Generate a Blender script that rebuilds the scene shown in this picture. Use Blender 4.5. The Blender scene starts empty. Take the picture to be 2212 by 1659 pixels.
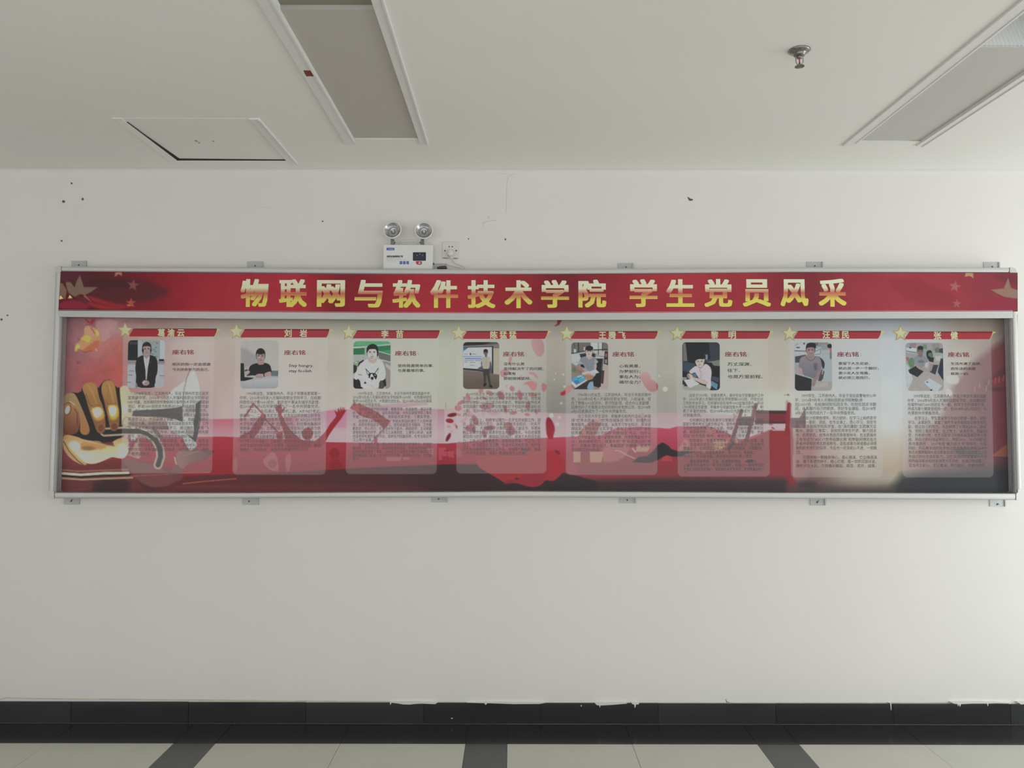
import bpy, math, random
import numpy as np
from mathutils import Vector
SC = bpy.context.scene
COLL = SC.collection
# ------------------------------------------------------------------ camera
F = 1661.0                      # focal length in pixels of the 2212 px wide frame
TH = math.atan(65.5 / 1661.0)   # slight upward tilt
RO = math.radians(0.1)
DIST, EYE = 4.0, 1.58           # metres to the wall, eye height
FW = np.array([0, math.cos(TH), math.sin(TH)])
_u = np.array([0, -math.sin(TH), math.cos(TH)]); _r = np.array([1.0, 0, 0])
RT = _r * math.cos(RO) + _u * math.sin(RO)
UP = _u * math.cos(RO) - _r * math.sin(RO)
CAM = np.array([0, -DIST, EYE])
cam = bpy.data.cameras.new('camera'); camo = bpy.data.objects.new('camera', cam); COLL.objects.link(camo)
from mathutils import Matrix
camo.matrix_world = Matrix(((RT[0], UP[0], -FW[0], CAM[0]), (RT[1], UP[1], -FW[1], CAM[1]), (RT[2], UP[2], -FW[2], CAM[2]), (0, 0, 0, 1)))
cam.sensor_fit = 'HORIZONTAL'; cam.sensor_width = 36.0; cam.lens = 36.0 * F / 2212.0
cam.clip_start = 0.05; SC.camera = camo
# ------------------------------------------------------------------ light
world = bpy.data.worlds.new('world'); SC.world = world; world.use_nodes = True
bg = world.node_tree.nodes['Background']; bg.inputs[0].default_value = (0.96, 0.985, 1.0, 1); bg.inputs[1].default_value = 1.33
def area(name, loc, target, sx, sy, power, col):
    l = bpy.data.lights.new(name, 'AREA'); l.shape = 'RECTANGLE'; l.size = sx; l.size_y = sy; l.energy = power; l.color = col
    o = bpy.data.objects.new(name, l); COLL.objects.link(o); o.location = loc
    o.rotation_euler = (Vector(target) - Vector(loc)).to_track_quat('-Z', 'Y').to_euler(); return o
area('window_daylight', (4.5, -1.35, 1.2), (2.6, 0.0, 1.3), 1.6, 1.9, 34, (0.90, 0.97, 1.0))
SC.view_settings.view_transform = 'Standard'; SC.view_settings.look = 'None'
SC.view_settings.gamma = 1.0; SC.view_settings.use_curve_mapping = False; SC.view_settings.exposure = 0.0
# ------------------------------------------------------------------ projection helpers (measuring only)
def un(x, y, ax, v):
    r = FW + RT * (x - 1106.0) / F - UP * (y - 829.5) / F
    t = (v - CAM[ax]) / r[ax]
    return CAM + r * t
def W(x, y, depth):             # a photo point on a vertical plane at y = -depth
    p = un(x, y, 1, -depth); return float(p[0]), float(p[2])
def proj(X, Y, Z):
    d0, d1, d2 = X - CAM[0], Y - CAM[1], Z - CAM[2]
    c = d0 * FW[0] + d1 * FW[1] + d2 * FW[2]
    return 1106 + F * (d0 * RT[0] + d1 * RT[1] + d2 * RT[2]) / c, 829.5 - F * (d0 * UP[0] + d1 * UP[1] + d2 * UP[2]) / c
# ------------------------------------------------------------------ materials
def lin(c):
    c = np.asarray(c, float) / 255.0
    return np.where(c <= 0.04045, c / 12.92, ((c + 0.055) / 1.055) ** 2.4)
def mat(name, rgb, rough=0.6, metal=0.0, spec=0.5, bump=0, bscale=200, var=0, vscale=3.0):
    m = bpy.data.materials.new(name); m.use_nodes = True; nt = m.node_tree; b = nt.nodes['Principled BSDF']
    b.inputs['Base Color'].default_value = (*rgb, 1); b.inputs['Roughness'].default_value = rough
    b.inputs['Metallic'].default_value = metal; b.inputs['Specular IOR Level'].default_value = spec
    if bump or var:
        g = nt.nodes.new('ShaderNodeNewGeometry')
    if var:
        n = nt.nodes.new('ShaderNodeTexNoise'); n.inputs['Scale'].default_value = vscale; n.inputs['Detail'].default_value = 5
        nt.links.new(g.outputs['Position'], n.inputs['Vector'])
        r = nt.nodes.new('ShaderNodeMapRange'); r.inputs['From Min'].default_value = 0.3; r.inputs['From Max'].default_value = 0.7
        r.inputs['To Min'].default_value = 1 - var; r.inputs['To Max'].default_value = 1 + var
        nt.links.new(n.outputs['Fac'], r.inputs['Value'])
        mx = nt.nodes.new('ShaderNodeVectorMath'); mx.operation = 'SCALE'; mx.inputs[0].default_value = rgb
        nt.links.new(r.outputs['Result'], mx.inputs['Scale']); nt.links.new(mx.outputs['Vector'], b.inputs['Base Color'])
    if bump:
        n = nt.nodes.new('ShaderNodeTexNoise'); n.inputs['Scale'].default_value = bscale; n.inputs['Detail'].default_value = 3
        nt.links.new(g.outputs['Position'], n.inputs['Vector'])
        bp = nt.nodes.new('ShaderNodeBump'); bp.inputs['Strength'].default_value = bump; bp.inputs['Distance'].default_value = 0.002
        nt.links.new(n.outputs['Fac'], bp.inputs['Height']); nt.links.new(bp.outputs['Normal'], b.inputs['Normal'])
    return m
M = dict(
    wall=mat('painted plaster', (0.80, 0.775, 0.735), 0.75, spec=0.2, bump=0.12, bscale=160, var=0.012, vscale=1.6),
    ceil=mat('ceiling paint', (0.90, 0.89, 0.85), 0.8, spec=0.15, bump=0.08, bscale=140, var=0.012, vscale=1.2),
    trimw=mat('white painted trim', (0.83, 0.82, 0.80), 0.45, spec=0.4, bump=0.15, bscale=60),
    skirt=mat('black skirting tile', (0.022, 0.022, 0.022), 0.16, spec=0.5, var=0.1, vscale=2),
    skirt2=mat('charcoal skirting tile', (0.03, 0.031, 0.03), 0.2, spec=0.5, var=0.1, vscale=2),
    border=mat('black border tile', (0.021, 0.02, 0.02), 0.2, spec=0.5, var=0.1, vscale=2),
    strip=mat('grey strip tile', (0.078, 0.084, 0.08), 0.25, spec=0.4, bump=0.03, var=0.06, vscale=9),
    cream=mat('cream floor tile', (0.55, 0.55, 0.48), 0.22, spec=0.4, var=0.035, vscale=3),
    cream2=mat('beige floor tile', (0.565, 0.54, 0.48), 0.22, spec=0.4, var=0.035, vscale=3),
    grout=mat('grout', (0.16, 0.145, 0.115), 0.9),
    alu=mat('brushed aluminium', (0.58, 0.575, 0.56), 0.42, metal=0.35, bump=0.05, bscale=400),
    alud=mat('aluminium track', (0.50, 0.49, 0.50), 0.5, metal=0.2),
    seam=mat('rail seam', (0.10, 0.10, 0.10), 0.7),
    plate=mat('galvanised plate', (0.50, 0.51, 0.50), 0.5, metal=0.3),
    dark=mat('dark hole', (0.05, 0.045, 0.04), 0.9),
    steel=mat('screw steel', (0.12, 0.12, 0.12), 0.4, metal=0.6),
    box=mat('white enclosure plastic', (0.80, 0.79, 0.77), 0.4, spec=0.4),
    navy=mat('navy print', (0.022, 0.032, 0.055), 0.35),
    navyf=mat('black display border', (0.015, 0.015, 0.02), 0.35),
    blue=mat('blue print', (0.06, 0.13, 0.42), 0.5),
    redp=mat('red print', (0.50, 0.05, 0.09), 0.5),
    ink=mat('black ink', (0.045, 0.04, 0.04), 0.7, spec=0.2),
    inkg=mat('grey ink', (0.30, 0.29, 0.28), 0.7, spec=0.2),
    whitep=mat('white print', (0.8, 0.8, 0.8), 0.5),
    chrome=mat('chrome', (0.50, 0.49, 0.48), 0.12, metal=1.0),
    chromed=mat('tarnished chrome', (0.30, 0.285, 0.28), 0.22, metal=0.9),
    reflector=mat('lamp reflector', (0.56, 0.57, 0.57), 0.25, metal=0.85),
    bulb=mat('sprinkler bulb', (0.45, 0.01, 0.12), 0.1),
    diff=mat('lamp diffuser', (0.54, 0.52, 0.475), 0.5, spec=0.3),
    diff2=mat('pale lamp diffuser', (0.60, 0.59, 0.555), 0.5, spec=0.3),
    ribbed=mat('ribbed lamp reflector', (0.90, 0.91, 0.90), 0.4, spec=0.4),
    olive=mat('shaded open lamp end', (0.285, 0.28, 0.215), 0.6),
    rust=mat('rust', (0.22, 0.07, 0.035), 0.9, var=0.4, vscale=120),
    stain=mat('yellow stain', (0.45, 0.30, 0.15), 0.9, var=0.3, vscale=80),
    crack=mat('plaster crack', (0.58, 0.56, 0.53), 0.9),
    paint=mat('paint drip', (0.72, 0.71, 0.67), 0.7),
    yel=mat('yellowed paint line', (0.60, 0.57, 0.44), 0.8, var=0.15, vscale=14),
    socket=mat('socket plastic', (0.72, 0.70, 0.66), 0.4, spec=0.4),
    cable=mat('cable sheath', (0.52, 0.51, 0.49), 0.5),
    brown=mat('brown wood chip', (0.07, 0.045, 0.04), 0.7),
)
WALL_LIN = ([0, 60, 600, 1106, 1700, 2000, 2180, 2212], [0.41, 0.41, 0.44, 0.475, 0.57, 0.65, 0.72, 0.73])   # how bright the white wall measures along the board
K = 0.80      # reflectance of that white wall: a printed tone reflects in proportion to it
RECESS = ([0, 484, 967, 1200, 1441, 1685, 1935, 2212], [0.92, 0.92, 0.90, 0.87, 0.85, 0.78, 0.74, 0.70])   # share of that light reaching the recessed poster on average
DEEP = [False]
def tone(c):      # printed inks are duller than pure colours: pull towards their own grey, pale tones more than strong ones
    c = np.asarray(c, float); L = (c * np.array([0.30, 0.59, 0.11])).sum(-1, keepdims=True)
    ch = c.max(-1, keepdims=True) - c.min(-1, keepdims=True); k = 0.47 + 0.30 * np.clip((ch - 50) / 60, 0, 1)
    return np.clip(L + (c - L) * k, 0, 255)
def ink_albedo(obs, px):
    e = np.interp(px, *WALL_LIN) * (np.interp(px, *RECESS) if DEEP[0] else 1.0)
    a = (lin(tone(obs)) - (0.017 if DEEP[0] else 0.011)) * K / (e[..., None] if isinstance(px, np.ndarray) else e)
    return np.clip(a, 0.004, 0.90)
def pmat(name, obs, px=1106, rough=0.55, spec=0.25):
    return mat(name, tuple(float(v) for v in ink_albedo(np.array(obs, float), px)), rough, spec=spec)
def attr_mat(name, rough=0.5, spec=0.25):
    m = bpy.data.materials.new(name); m.use_nodes = True; nt = m.node_tree; b = nt.nodes['Principled BSDF']
    a = nt.nodes.new('ShaderNodeAttribute'); a.attribute_name = 'Col'
    nt.links.new(a.outputs['Color'], b.inputs['Base Color']); b.inputs['Roughness'].default_value = rough
    b.inputs['Specular IOR Level'].default_value = spec
    return m
M['print'] = attr_mat('printed poster film'); M['photo'] = attr_mat('printed photograph')
# ------------------------------------------------------------------ object helpers
ORG = {}
def link(name, data, parent=None, origin=(0, 0, 0)):
    o = bpy.data.objects.new(name, data); COLL.objects.link(o)
    po = ORG[parent.name] if parent else (0, 0, 0)
    o.location = tuple(origin[i] - po[i] for i in range(3)); ORG[o.name] = tuple(origin)
    if parent: o.parent = parent
    return o
def mesh(name, vs, fs, m, parent=None, origin=None, smooth=False, bevel=0, **props):
    vs = [tuple(map(float, v)) for v in vs]
    if origin is None:
        a = np.array(vs); origin = tuple((a.min(0) + a.max(0)) / 2)
    me = bpy.data.meshes.new(name); me.from_pydata([tuple(v[i] - origin[i] for i in range(3)) for v in vs], [], fs)
    mm = m if isinstance(m, (list, tuple)) else [m]
    for q in mm: me.materials.append(q)
    me.validate(); me.update()
    if smooth: me.polygons.foreach_set('use_smooth', [True] * len(me.polygons))
    o = link(name, me, parent, origin)
    if bevel:
        b = o.modifiers.new('bevel', 'BEVEL'); b.width = bevel; b.segments = 2; b.limit_method = 'ANGLE'
    for k, v in props.items(): o[k] = v
    return o
def thing(name, label, cat, loc, group=None):
    o = link(name, None, None, loc); o['label'] = label; o['category'] = cat
    if group: o['group'] = group
    return o
class MB:
    def __init__(s): s.v = []; s.f = []
    def box(s, x0, x1, y0, y1, z0, z1):
        n = len(s.v); s.v += [(x0, y0, z0), (x1, y0, z0), (x1, y1, z0), (x0, y1, z0), (x0, y0, z1), (x1, y0, z1), (x1, y1, z1), (x0, y1, z1)]
        s.f += [tuple(n + i for i in q) for q in ((0, 3, 2, 1), (4, 5, 6, 7), (0, 1, 5, 4), (1, 2, 6, 5), (2, 3, 7, 6), (3, 0, 4, 7))]; return s
    def prism(s, pts, d0, d1, ax=1):   # polygon in the plane across axis ax, extruded d0..d1
        n = len(s.v); k = len(pts)
        for d in (d0, d1):
            for a, b in pts:
                s.v.append((a, d, b) if ax == 1 else ((a, b, d) if ax == 2 else (d, a, b)))
        s.f.append(tuple(range(n, n + k))); s.f.append(tuple(range(n + 2 * k - 1, n + k - 1, -1)))
        for i in range(k):
            j = (i + 1) % k; s.f.append((n + i, n + k + i, n + k + j, n + j))
        return s
    def tube(s, pts, r, seg=8):
        pts = [Vector(p) for p in pts]; n0 = len(s.v); rr = r if isinstance(r, (list, tuple)) else [r] * len(pts)
        for i, p in enumerate(pts):
            t = (pts[min(i + 1, len(pts) - 1)] - pts[max(i - 1, 0)]).normalized()
            a = t.cross(Vector((0, 0, 1)) if abs(t.z) < 0.9 else Vector((1, 0, 0))).normalized(); b = t.cross(a)
            for k in range(seg):
                th = 2 * math.pi * k / seg; s.v.append(tuple(p + (a * math.cos(th) + b * math.sin(th)) * rr[i]))
        for i in range(len(pts) - 1):
            for k in range(seg):
                a = n0 + i * seg + k; b = n0 + i * seg + (k + 1) % seg; s.f.append((a, b, b + seg, a + seg))
        s.f.append(tuple(range(n0, n0 + seg))); s.f.append(tuple(range(len(s.v) - 1, len(s.v) - seg - 1, -1))); return s
    def lathe(s, prof, c, axis, seg=28, tilt=None):   # prof: (radius, along axis)
        ax = Vector(axis).normalized(); a = ax.cross(Vector((0, 0, 1)) if abs(ax.z) < 0.9 else Vector((1, 0, 0))).normalized(); b = ax.cross(a)
        n0 = len(s.v); c = Vector(c)
        for r, h in prof:
            for k in range(seg):
                th = 2 * math.pi * k / seg; s.v.append(tuple(c + ax * h + (a * math.cos(th) + b * math.sin(th)) * max(r, 1e-5)))
        for i in range(len(prof) - 1):
            for k in range(seg):
                p = n0 + i * seg + k; q = n0 + i * seg + (k + 1) % seg; s.f.append((p, q, q + seg, p + seg))
        return s
    def done(s, name, m, parent=None, **kw): return mesh(name, s.v, s.f, m, parent, **kw)
def poly_px(name, pts, depth, m, parent, thick=0.0006):
    q = [W(x, y, depth) for x, y in pts]
    return MB().prism(q, -depth, -depth + thick).done(name, m, parent)
# ------------------------------------------------------------------ lettering
_cur = bpy.data.curves.new('lettering', 'FONT'); _curo = bpy.data.objects.new('lettering', _cur); COLL.objects.link(_curo)
def glyphs(text, res=1):
    _cur.body = text; _cur.resolution_u = res; _cur.size = 1.0
    dg = bpy.context.evaluated_depsgraph_get(); dg.update()
    ev = _curo.evaluated_get(dg); me = ev.to_mesh()
    n = len(me.vertices); co = np.empty(n * 3); me.vertices.foreach_get('co', co); co = co.reshape(-1, 3)[:, :2].copy()
    fs = [tuple(p.vertices) for p in me.polygons]; ev.to_mesh_clear(); return co, fs
class Text:
    """flat printed lettering on a vertical plane; positions given by the measured line on that plane"""
    def __init__(s, depth): s.d = depth; s.v = []; s.f = []
    def line(s, text, x0, x1, yc, hpx, res=1, bold=0.0):
        co, fs = glyphs(text, res)
        if len(co) == 0: return
        xa, xb = co[:, 0].min(), co[:, 0].max(); X0, Z0 = W(x0, yc, s.d); X1, Z1 = W(x1, yc, s.d)
        sx = (X1 - X0) / (xb - xa); sz = hpx * (DIST - s.d) / F / 0.88
        sh = [(0, 0)] if not bold else [(i * bold, j * bold) for i in (-1, 0, 1) for j in (-1, 0, 1)]
        for k, (dx, dz) in enumerate(sh):
            n = len(s.v); X = X0 + (co[:, 0] - xa + dx) * sx; Z = Z0 + (Z1 - Z0) * (X - X0) / (X1 - X0) + (co[:, 1] + dz - 0.375) * sz
            for a, b in zip(X, Z): s.v.append((a, -s.d - 0.00003 * k, b))
            s.f += [tuple(n + i for i in q) for q in fs]
        return s
    def done(s, name, m, parent, **kw): return mesh(name, s.v, s.f, m, parent, **kw)
# ------------------------------------------------------------------ raster-free print painter: colours are laid at the mesh points of the print
def chaikin(p, n=2):
    p = [tuple(q) for q in p]
    for _ in range(n):
        o = []
        for i in range(len(p)):
            a, b = p[i], p[(i + 1) % len(p)]
            o += [(a[0] * .75 + b[0] * .25, a[1] * .75 + b[1] * .25), (a[0] * .25 + b[0] * .75, a[1] * .25 + b[1] * .75)]
        p = o
    return p
class Paint:
    def __init__(s, PX, PY, base=(180, 170, 160)):
        s.x, s.y = PX, PY; s.c = np.empty(PX.shape + (3,)); s.c[...] = base; s.o = (0, 0, 1.0); s.rng = np.random.RandomState(7)
    def frame(s, ox=0, oy=0, sc=1.0): s.o = (ox, oy, sc); return s
    def T(s, pts): ox, oy, k = s.o; return [(ox + a / k, oy + b / k) for a, b in pts]
    def win(s, x0, x1, y0, y1):
        X, Y = s.x, s.y
        r = np.where((Y.max(1) >= y0) & (Y.min(1) <= y1))[0]; c = np.where((X.max(0) >= x0) & (X.min(0) <= x1))[0]
        if len(r) == 0 or len(c) == 0: return None
        return slice(r[0], r[-1] + 1), slice(c[0], c[-1] + 1)
    def put(s, w, cov, col):
        x, y = s.x[w], s.y[w]
        c = col(x, y) if callable(col) else np.array(col, float)
        s.c[w] = s.c[w] * (1 - cov[..., None]) + c * cov[..., None]
    def poly(s, pts, col, a=1.0, f=1.3, sm=0):
        pts = s.T(pts)
        if sm: pts = chaikin(pts, sm)
        P = np.array(pts); w = s.win(P[:, 0].min() - f * 2, P[:, 0].max() + f * 2, P[:, 1].min() - f * 2, P[:, 1].max() + f * 2)
        if w is None: return s
        x, y = s.x[w], s.y[w]; d = np.full(x.shape, 1e9); ins = np.zeros(x.shape, bool)
        for i in range(len(P)):
            ax, ay = P[i]; bx, by = P[(i + 1) % len(P)]; ex, ey = bx - ax, by - ay; L = ex * ex + ey * ey
            if L < 1e-12: continue
            t = np.clip(((x - ax) * ex + (y - ay) * ey) / L, 0, 1)
            d = np.minimum(d, (x - ax - t * ex) ** 2 + (y - ay - t * ey) ** 2)
            if abs(ey) > 1e-9:
                cr = ((ay > y) != (by > y)) & (x < (bx - ax) * (y - ay) / (by - ay) + ax); ins ^= cr
        sd = np.sqrt(d) * np.where(ins, -1, 1); s.put(w, np.clip(0.5 - sd / f, 0, 1) * a, col); return s
    def line(s, pts, wd, col, a=1.0, f=1.2):
        P = s.T(pts); wd = wd / s.o[2] / 2; A = np.array(P); m = wd + f * 2
        w = s.win(A[:, 0].min() - m, A[:, 0].max() + m, A[:, 1].min() - m, A[:, 1].max() + m)
        if w is None: return s
        x, y = s.x[w], s.y[w]; d = np.full(x.shape, 1e9)
        for (ax, ay), (bx, by) in zip(P[:-1], P[1:]):
            ex, ey = bx - ax, by - ay; L = ex * ex + ey * ey + 1e-12; t = np.clip(((x - ax) * ex + (y - ay) * ey) / L, 0, 1)
            d = np.minimum(d, (x - ax - t * ex) ** 2 + (y - ay - t * ey) ** 2)
        s.put(w, np.clip(0.5 - (np.sqrt(d) - wd) / f, 0, 1) * a, col); return s
    def ell(s, cx, cy, rx, ry, col, ang=0, a=1.0, f=1.3):
        (cx, cy), = s.T([(cx, cy)]); rx /= s.o[2]; ry /= s.o[2]; R = max(rx, ry) + f
        w = s.win(cx - R, cx + R, cy - R, cy + R)
        if w is None: return s
        x, y = s.x[w] - cx, s.y[w] - cy; t = math.radians(ang); u = x * math.cos(t) + y * math.sin(t); v = -x * math.sin(t) + y * math.cos(t)
        r = np.sqrt((u / rx) ** 2 + (v / ry) ** 2); sd = (r - 1) * min(rx, ry); s.put(w, np.clip(0.5 - sd / f, 0, 1) * a, col); return s
    def rect(s, x0, y0, x1, y1, col, a=1.0, f=1.2): return s.poly([(x0, y0), (x1, y0), (x1, y1), (x0, y1)], col, a, f)
    def noise(s, scale, amp, x0=-1e9, x1=1e9, y0=-1e9, y1=1e9, seed=1):
        w = s.win(x0, x1, y0, y1); x, y = s.x[w], s.y[w]; g = vnoise(x / scale, y / scale, seed)
        s.c[w] *= (1 + amp * (g[..., None] * 2 - 1)); return s
def vnoise(x, y, seed):
    r = np.random.RandomState(seed).rand(256, 256); tot = 0; am = 0
    for o in range(3):
        k = 2 ** o; xx, yy = x * k + 17 * o, y * k + 31 * o; xi, yi = np.floor(xx).astype(int), np.floor(yy).astype(int)
        fx, fy = xx - xi, yy - yi; fx = fx * fx * (3 - 2 * fx); fy = fy * fy * (3 - 2 * fy)
        g = lambda i, j: r[(yi + j) % 256, (xi + i) % 256]
        tot = tot + ((g(0, 0) * (1 - fx) + g(1, 0) * fx) * (1 - fy) + (g(0, 1) * (1 - fx) + g(1, 1) * fx) * fy) / k; am += 1 / k
    return tot / am
def vg(c0, y0, c1, y1):          # vertical gradient of print colour
    c0, c1 = np.array(c0, float), np.array(c1, float)
    return lambda x, y: c0 + (c1 - c0) * np.clip((y - y0) / (y1 - y0), 0, 1)[..., None]
def hg(c0, x0, c1, x1):
    c0, c1 = np.array(c0, float), np.array(c1, float)
    return lambda x, y: c0 + (c1 - c0) * np.clip((x - x0) / (x1 - x0), 0, 1)[..., None]
def print_mesh(name, XX, ZZ, depth, P, m, parent):
    H, Wd = XX.shape; n = H * Wd; co = np.empty((n, 3)); co[:, 0] = XX.ravel(); co[:, 1] = -depth; co[:, 2] = ZZ.ravel()
    org = (float(co[:, 0].mean()), -depth, float(co[:, 2].mean())); co -= org
    idx = np.arange(n).reshape(H, Wd); q = np.stack([idx[:-1, :-1], idx[1:, :-1], idx[1:, 1:], idx[:-1, 1:]], -1).reshape(-1, 4)
    me = bpy.data.meshes.new(name); me.vertices.add(n); me.vertices.foreach_set('co', co.ravel())
    me.loops.add(q.size); me.polygons.add(len(q)); me.loops.foreach_set('vertex_index', q.ravel().astype(np.int32))
    me.polygons.foreach_set('loop_start', np.arange(0, q.size, 4, dtype=np.int32)); me.update(calc_edges=True)
    a = me.color_attributes.new('Col', 'FLOAT_COLOR', 'POINT'); c = np.ones((n, 4)); c[:, :3] = ink_albedo(P.c.reshape(-1, 3), P.x.ravel())
    a.data.foreach_set('color', c.ravel()); me.materials.append(m); return link(name, me, parent, org)
# the helper text object is removed again at the end
# ================================================================== THE SETTING
CZ = 2.866
XL, XR, YB = -6.4, 6.2, -5.4
wall = MB().box(XL, XR, 0, 0.15, -0.05, 3.3).done('wall_back', M['wall'], kind='structure')
wl = MB().box(XL - 0.1, XL, YB, 0, -0.05, 3.1).done('wall_left', M['wall'], kind='structure')
# ceiling with its openings (two lamps and a hatch)
L1 = (-0.742, -0.438, -2.85, -0.448); L2 = (1.622, 1.921, -2.85, -0.430); HT = (-1.700, -1.145, -0.662, -0.142)
xs = sorted({XL, XR, *L1[:2], *L2[:2], *HT[:2]}); ys = sorted({YB, 0, L1[2], L1[3], L2[3], HT[2], HT[3]})
mb = MB()
for i in range(len(xs) - 1):
    for j in range(len(ys) - 1):
        cx, cy = (xs[i] + xs[i + 1]) / 2, (ys[j] + ys[j + 1]) / 2
        if any(h[0] < cx < h[1] and h[2] < cy < h[3] for h in (L1, L2, HT)): continue
        n = len(mb.v); mb.v += [(xs[i], ys[j], CZ), (xs[i + 1], ys[j], CZ), (xs[i + 1], ys[j + 1], CZ), (xs[i], ys[j + 1], CZ)]; mb.f.append((n, n + 3, n + 2, n + 1))
for h in (L1, L2, HT):         # thickness of the board round each opening
    for a, b in (((h[0], h[2]), (h[1], h[2])), ((h[1], h[2]), (h[1], h[3])), ((h[1], h[3]), (h[0], h[3])), ((h[0], h[3]), (h[0], h[2]))):
        n = len(mb.v); mb.v += [(a[0], a[1], CZ), (b[0], b[1], CZ), (b[0], b[1], CZ + 0.03), (a[0], a[1], CZ + 0.03)]; mb.f.append((n, n + 1, n + 2, n + 3))
mb.box(XL, XR, YB, 0, CZ + 0.32, CZ + 0.4)
mb.done('ceiling', M['ceil'], kind='structure')
# soft plaster fillet where wall meets ceiling
pr = [(0.0, CZ), (0.0, CZ - 0.022)] + [(-0.022 + 0.022 * math.cos(t), CZ - 0.022 + 0.022 * math.sin(t)) for t in np.linspace(0.2, 1.4, 6)] + [(-0.022, CZ)]
MB().prism([(a, b) for a, b in pr], XL, XR, ax=0).done('trim_1', M['wall'], kind='structure', smooth=False)
# marks on the wall: each its own small dark hole
def blob(px, py, rx, ry, name, m, parent=wall, ang=0, seg=10, depth=0.0008, jit=0.12, seed=0):
    rnd = random.Random(seed + int(px * 7)); pts = []
    for k in range(seg):
        t = 2 * math.pi * k / seg; a = rx * math.cos(t) * (1 + rnd.uniform(-jit, jit)); b = ry * math.sin(t) * (1 + rnd.uniform(-jit, jit)); g = math.radians(ang)
        pts.append((px + a * math.cos(g) - b * math.sin(g), py + a * math.sin(g) + b * math.cos(g)))
    return poly_px(name, pts, depth, m, parent, thick=depth)
M['holew'] = mat('exposed plug hole', (0.11, 0.105, 0.095), 0.9, var=0.3, vscale=300)
for px, py, rx, ry in ((154.5, 396, 2.1, 2.1), (137.3, 435.3, 3.2, 3.1), (178.4, 430, 2.3, 2.9), (133, 520.3, 2.0, 2.0), (697, 478, 1.8, 1.6), (1091.7, 517, 1.7, 2.4), (1012, 516, 1.2, 1.6), (151, 360, 4.0, 1.2), (16, 681, 2.0, 1.6), (3, 690, 2.5, 2.5)):
    blob(px, py, rx, ry, 'nail_hole', M['holew'])
poly_px('chipped_patch', [(1485, 425.5), (1487.5, 425.8), (1490, 428.2), (1497.5, 430.6), (1496, 433), (1491, 434), (1488, 432.5), (1486.5, 429)], 0.0008, M['holew'], wall, 0.0008)
for pts, w in (([(1057, 466), (1055, 471), (1057, 477.5)], 0.9), ([(1041, 482), (1048, 479), (1058, 477.5), (1072, 475.8)], 0.8), ([(1043, 481), (1044.5, 490)], 0.8), ([(1110, 375), (1098, 382), (1095, 396), (1093.5, 460)], 0.55), ([(963.6, 364), (1107, 377)], 0.4), ([(560, 447), (590, 449)], 0.4)):
    up = [(x - w / 2, y - w / 2) for x, y in pts]; dn = [(x + w / 2, y + w / 2) for x, y in reversed(pts)]
    poly_px('plaster_crack', up + dn, 0.0007, M['crack'], wall, 0.0007)
# skirting: black tiles, one by one
sk = MB().box(XL, XR, -0.004, 0, 0, 0.1).done('baseboard_back', M['grout'], kind='structure')
rnd = random.Random(4)
k0 = -4.65
for i in range(16):
    x0 = k0 + 0.6 * i
    hi = 0.1055 + (0.004 if x0 < -1.9 else 0.0) + (0.002 if -1.9 <= x0 < -1.2 else 0) + rnd.uniform(-0.0008, 0.0008)
    MB().box(x0 + 0.0008, x0 + 0.5992, -0.010, -0.0045, 0.001, hi).done('skirting_tile', M['skirt'] if i % 3 else M['skirt2'], sk, bevel=0.0012)
# yellowed paint edge and paint drips over the skirting
pts = [(0, 1512), (12, 1508)] + [(x, 1509.3 + 10.6 * min(1, x / 1150) - 0.9 * max(0, (x - 1150) / 1060)) for x in range(60, 2213, 60)]
for i in range(0, len(pts) - 1, 4):
    seg = pts[i:i + 5]
    poly_px('paint_edge', [(x, y - 2.2) for x, y in seg] + [(x, y + 0.4) for x, y in reversed(seg)], 0.0012, M['yel'], wall, 0.0012)
for pts in ([(842, 1517), (843, 1523), (846, 1518), (858, 1519.5), (870, 1521.5), (885, 1522), (898, 1520.5), (910, 1520), (940, 1521), (945, 1518), (900, 1516)],
            [(1008, 1518), (1046, 1519), (1049, 1523), (1053, 1519), (1110, 1521), (1166, 1520.5), (1180, 1518), (1090, 1517)],
            [(1285, 1519), (1289, 1523), (1294.5, 1524), (1295.5, 1529), (1297, 1524), (1325, 1522.5), (1353, 1520), (1356, 1518), (1300, 1518)],
            [(1364, 1518), (1366, 1521), (1370, 1522), (1371, 1529), (1372.5, 1528), (1374, 1521.5), (1379, 1522), (1381, 1519)],
            [(1256, 1522.5), (1254, 1525), (1257, 1526.5)], [(974.5, 1550.5), (978, 1551), (977.5, 1553), (974.5, 1552.5)],
            [(1920, 1518), (1923, 1519), (1924.5, 1534), (1925.5, 1534), (1925.5, 1518)],
            [(2052, 1516), (2060, 1520), (2068, 1521), (2070, 1526), (2071.5, 1521), (2074, 1527), (2076, 1521), (2100, 1520), (2132, 1520), (2134, 1526), (2135.5, 1520), (2150, 1519), (2178, 1520), (2182, 1521), (2186, 1518), (2120, 1515.5)],
            [(2196, 1516), (2206, 1522), (2212, 1521), (2215, 1515)]):
    poly_px('paint_drip', pts, 0.0108, M['paint'], wall, 0.0107)
poly_px('scratch_mark', [(1567.5, 1510.5), (1568.5, 1510.5), (1570.5, 1516), (1577, 1517), (1577, 1518), (1569.5, 1517)], 0.0008, M['dark'], wall, 0.0008)
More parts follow.
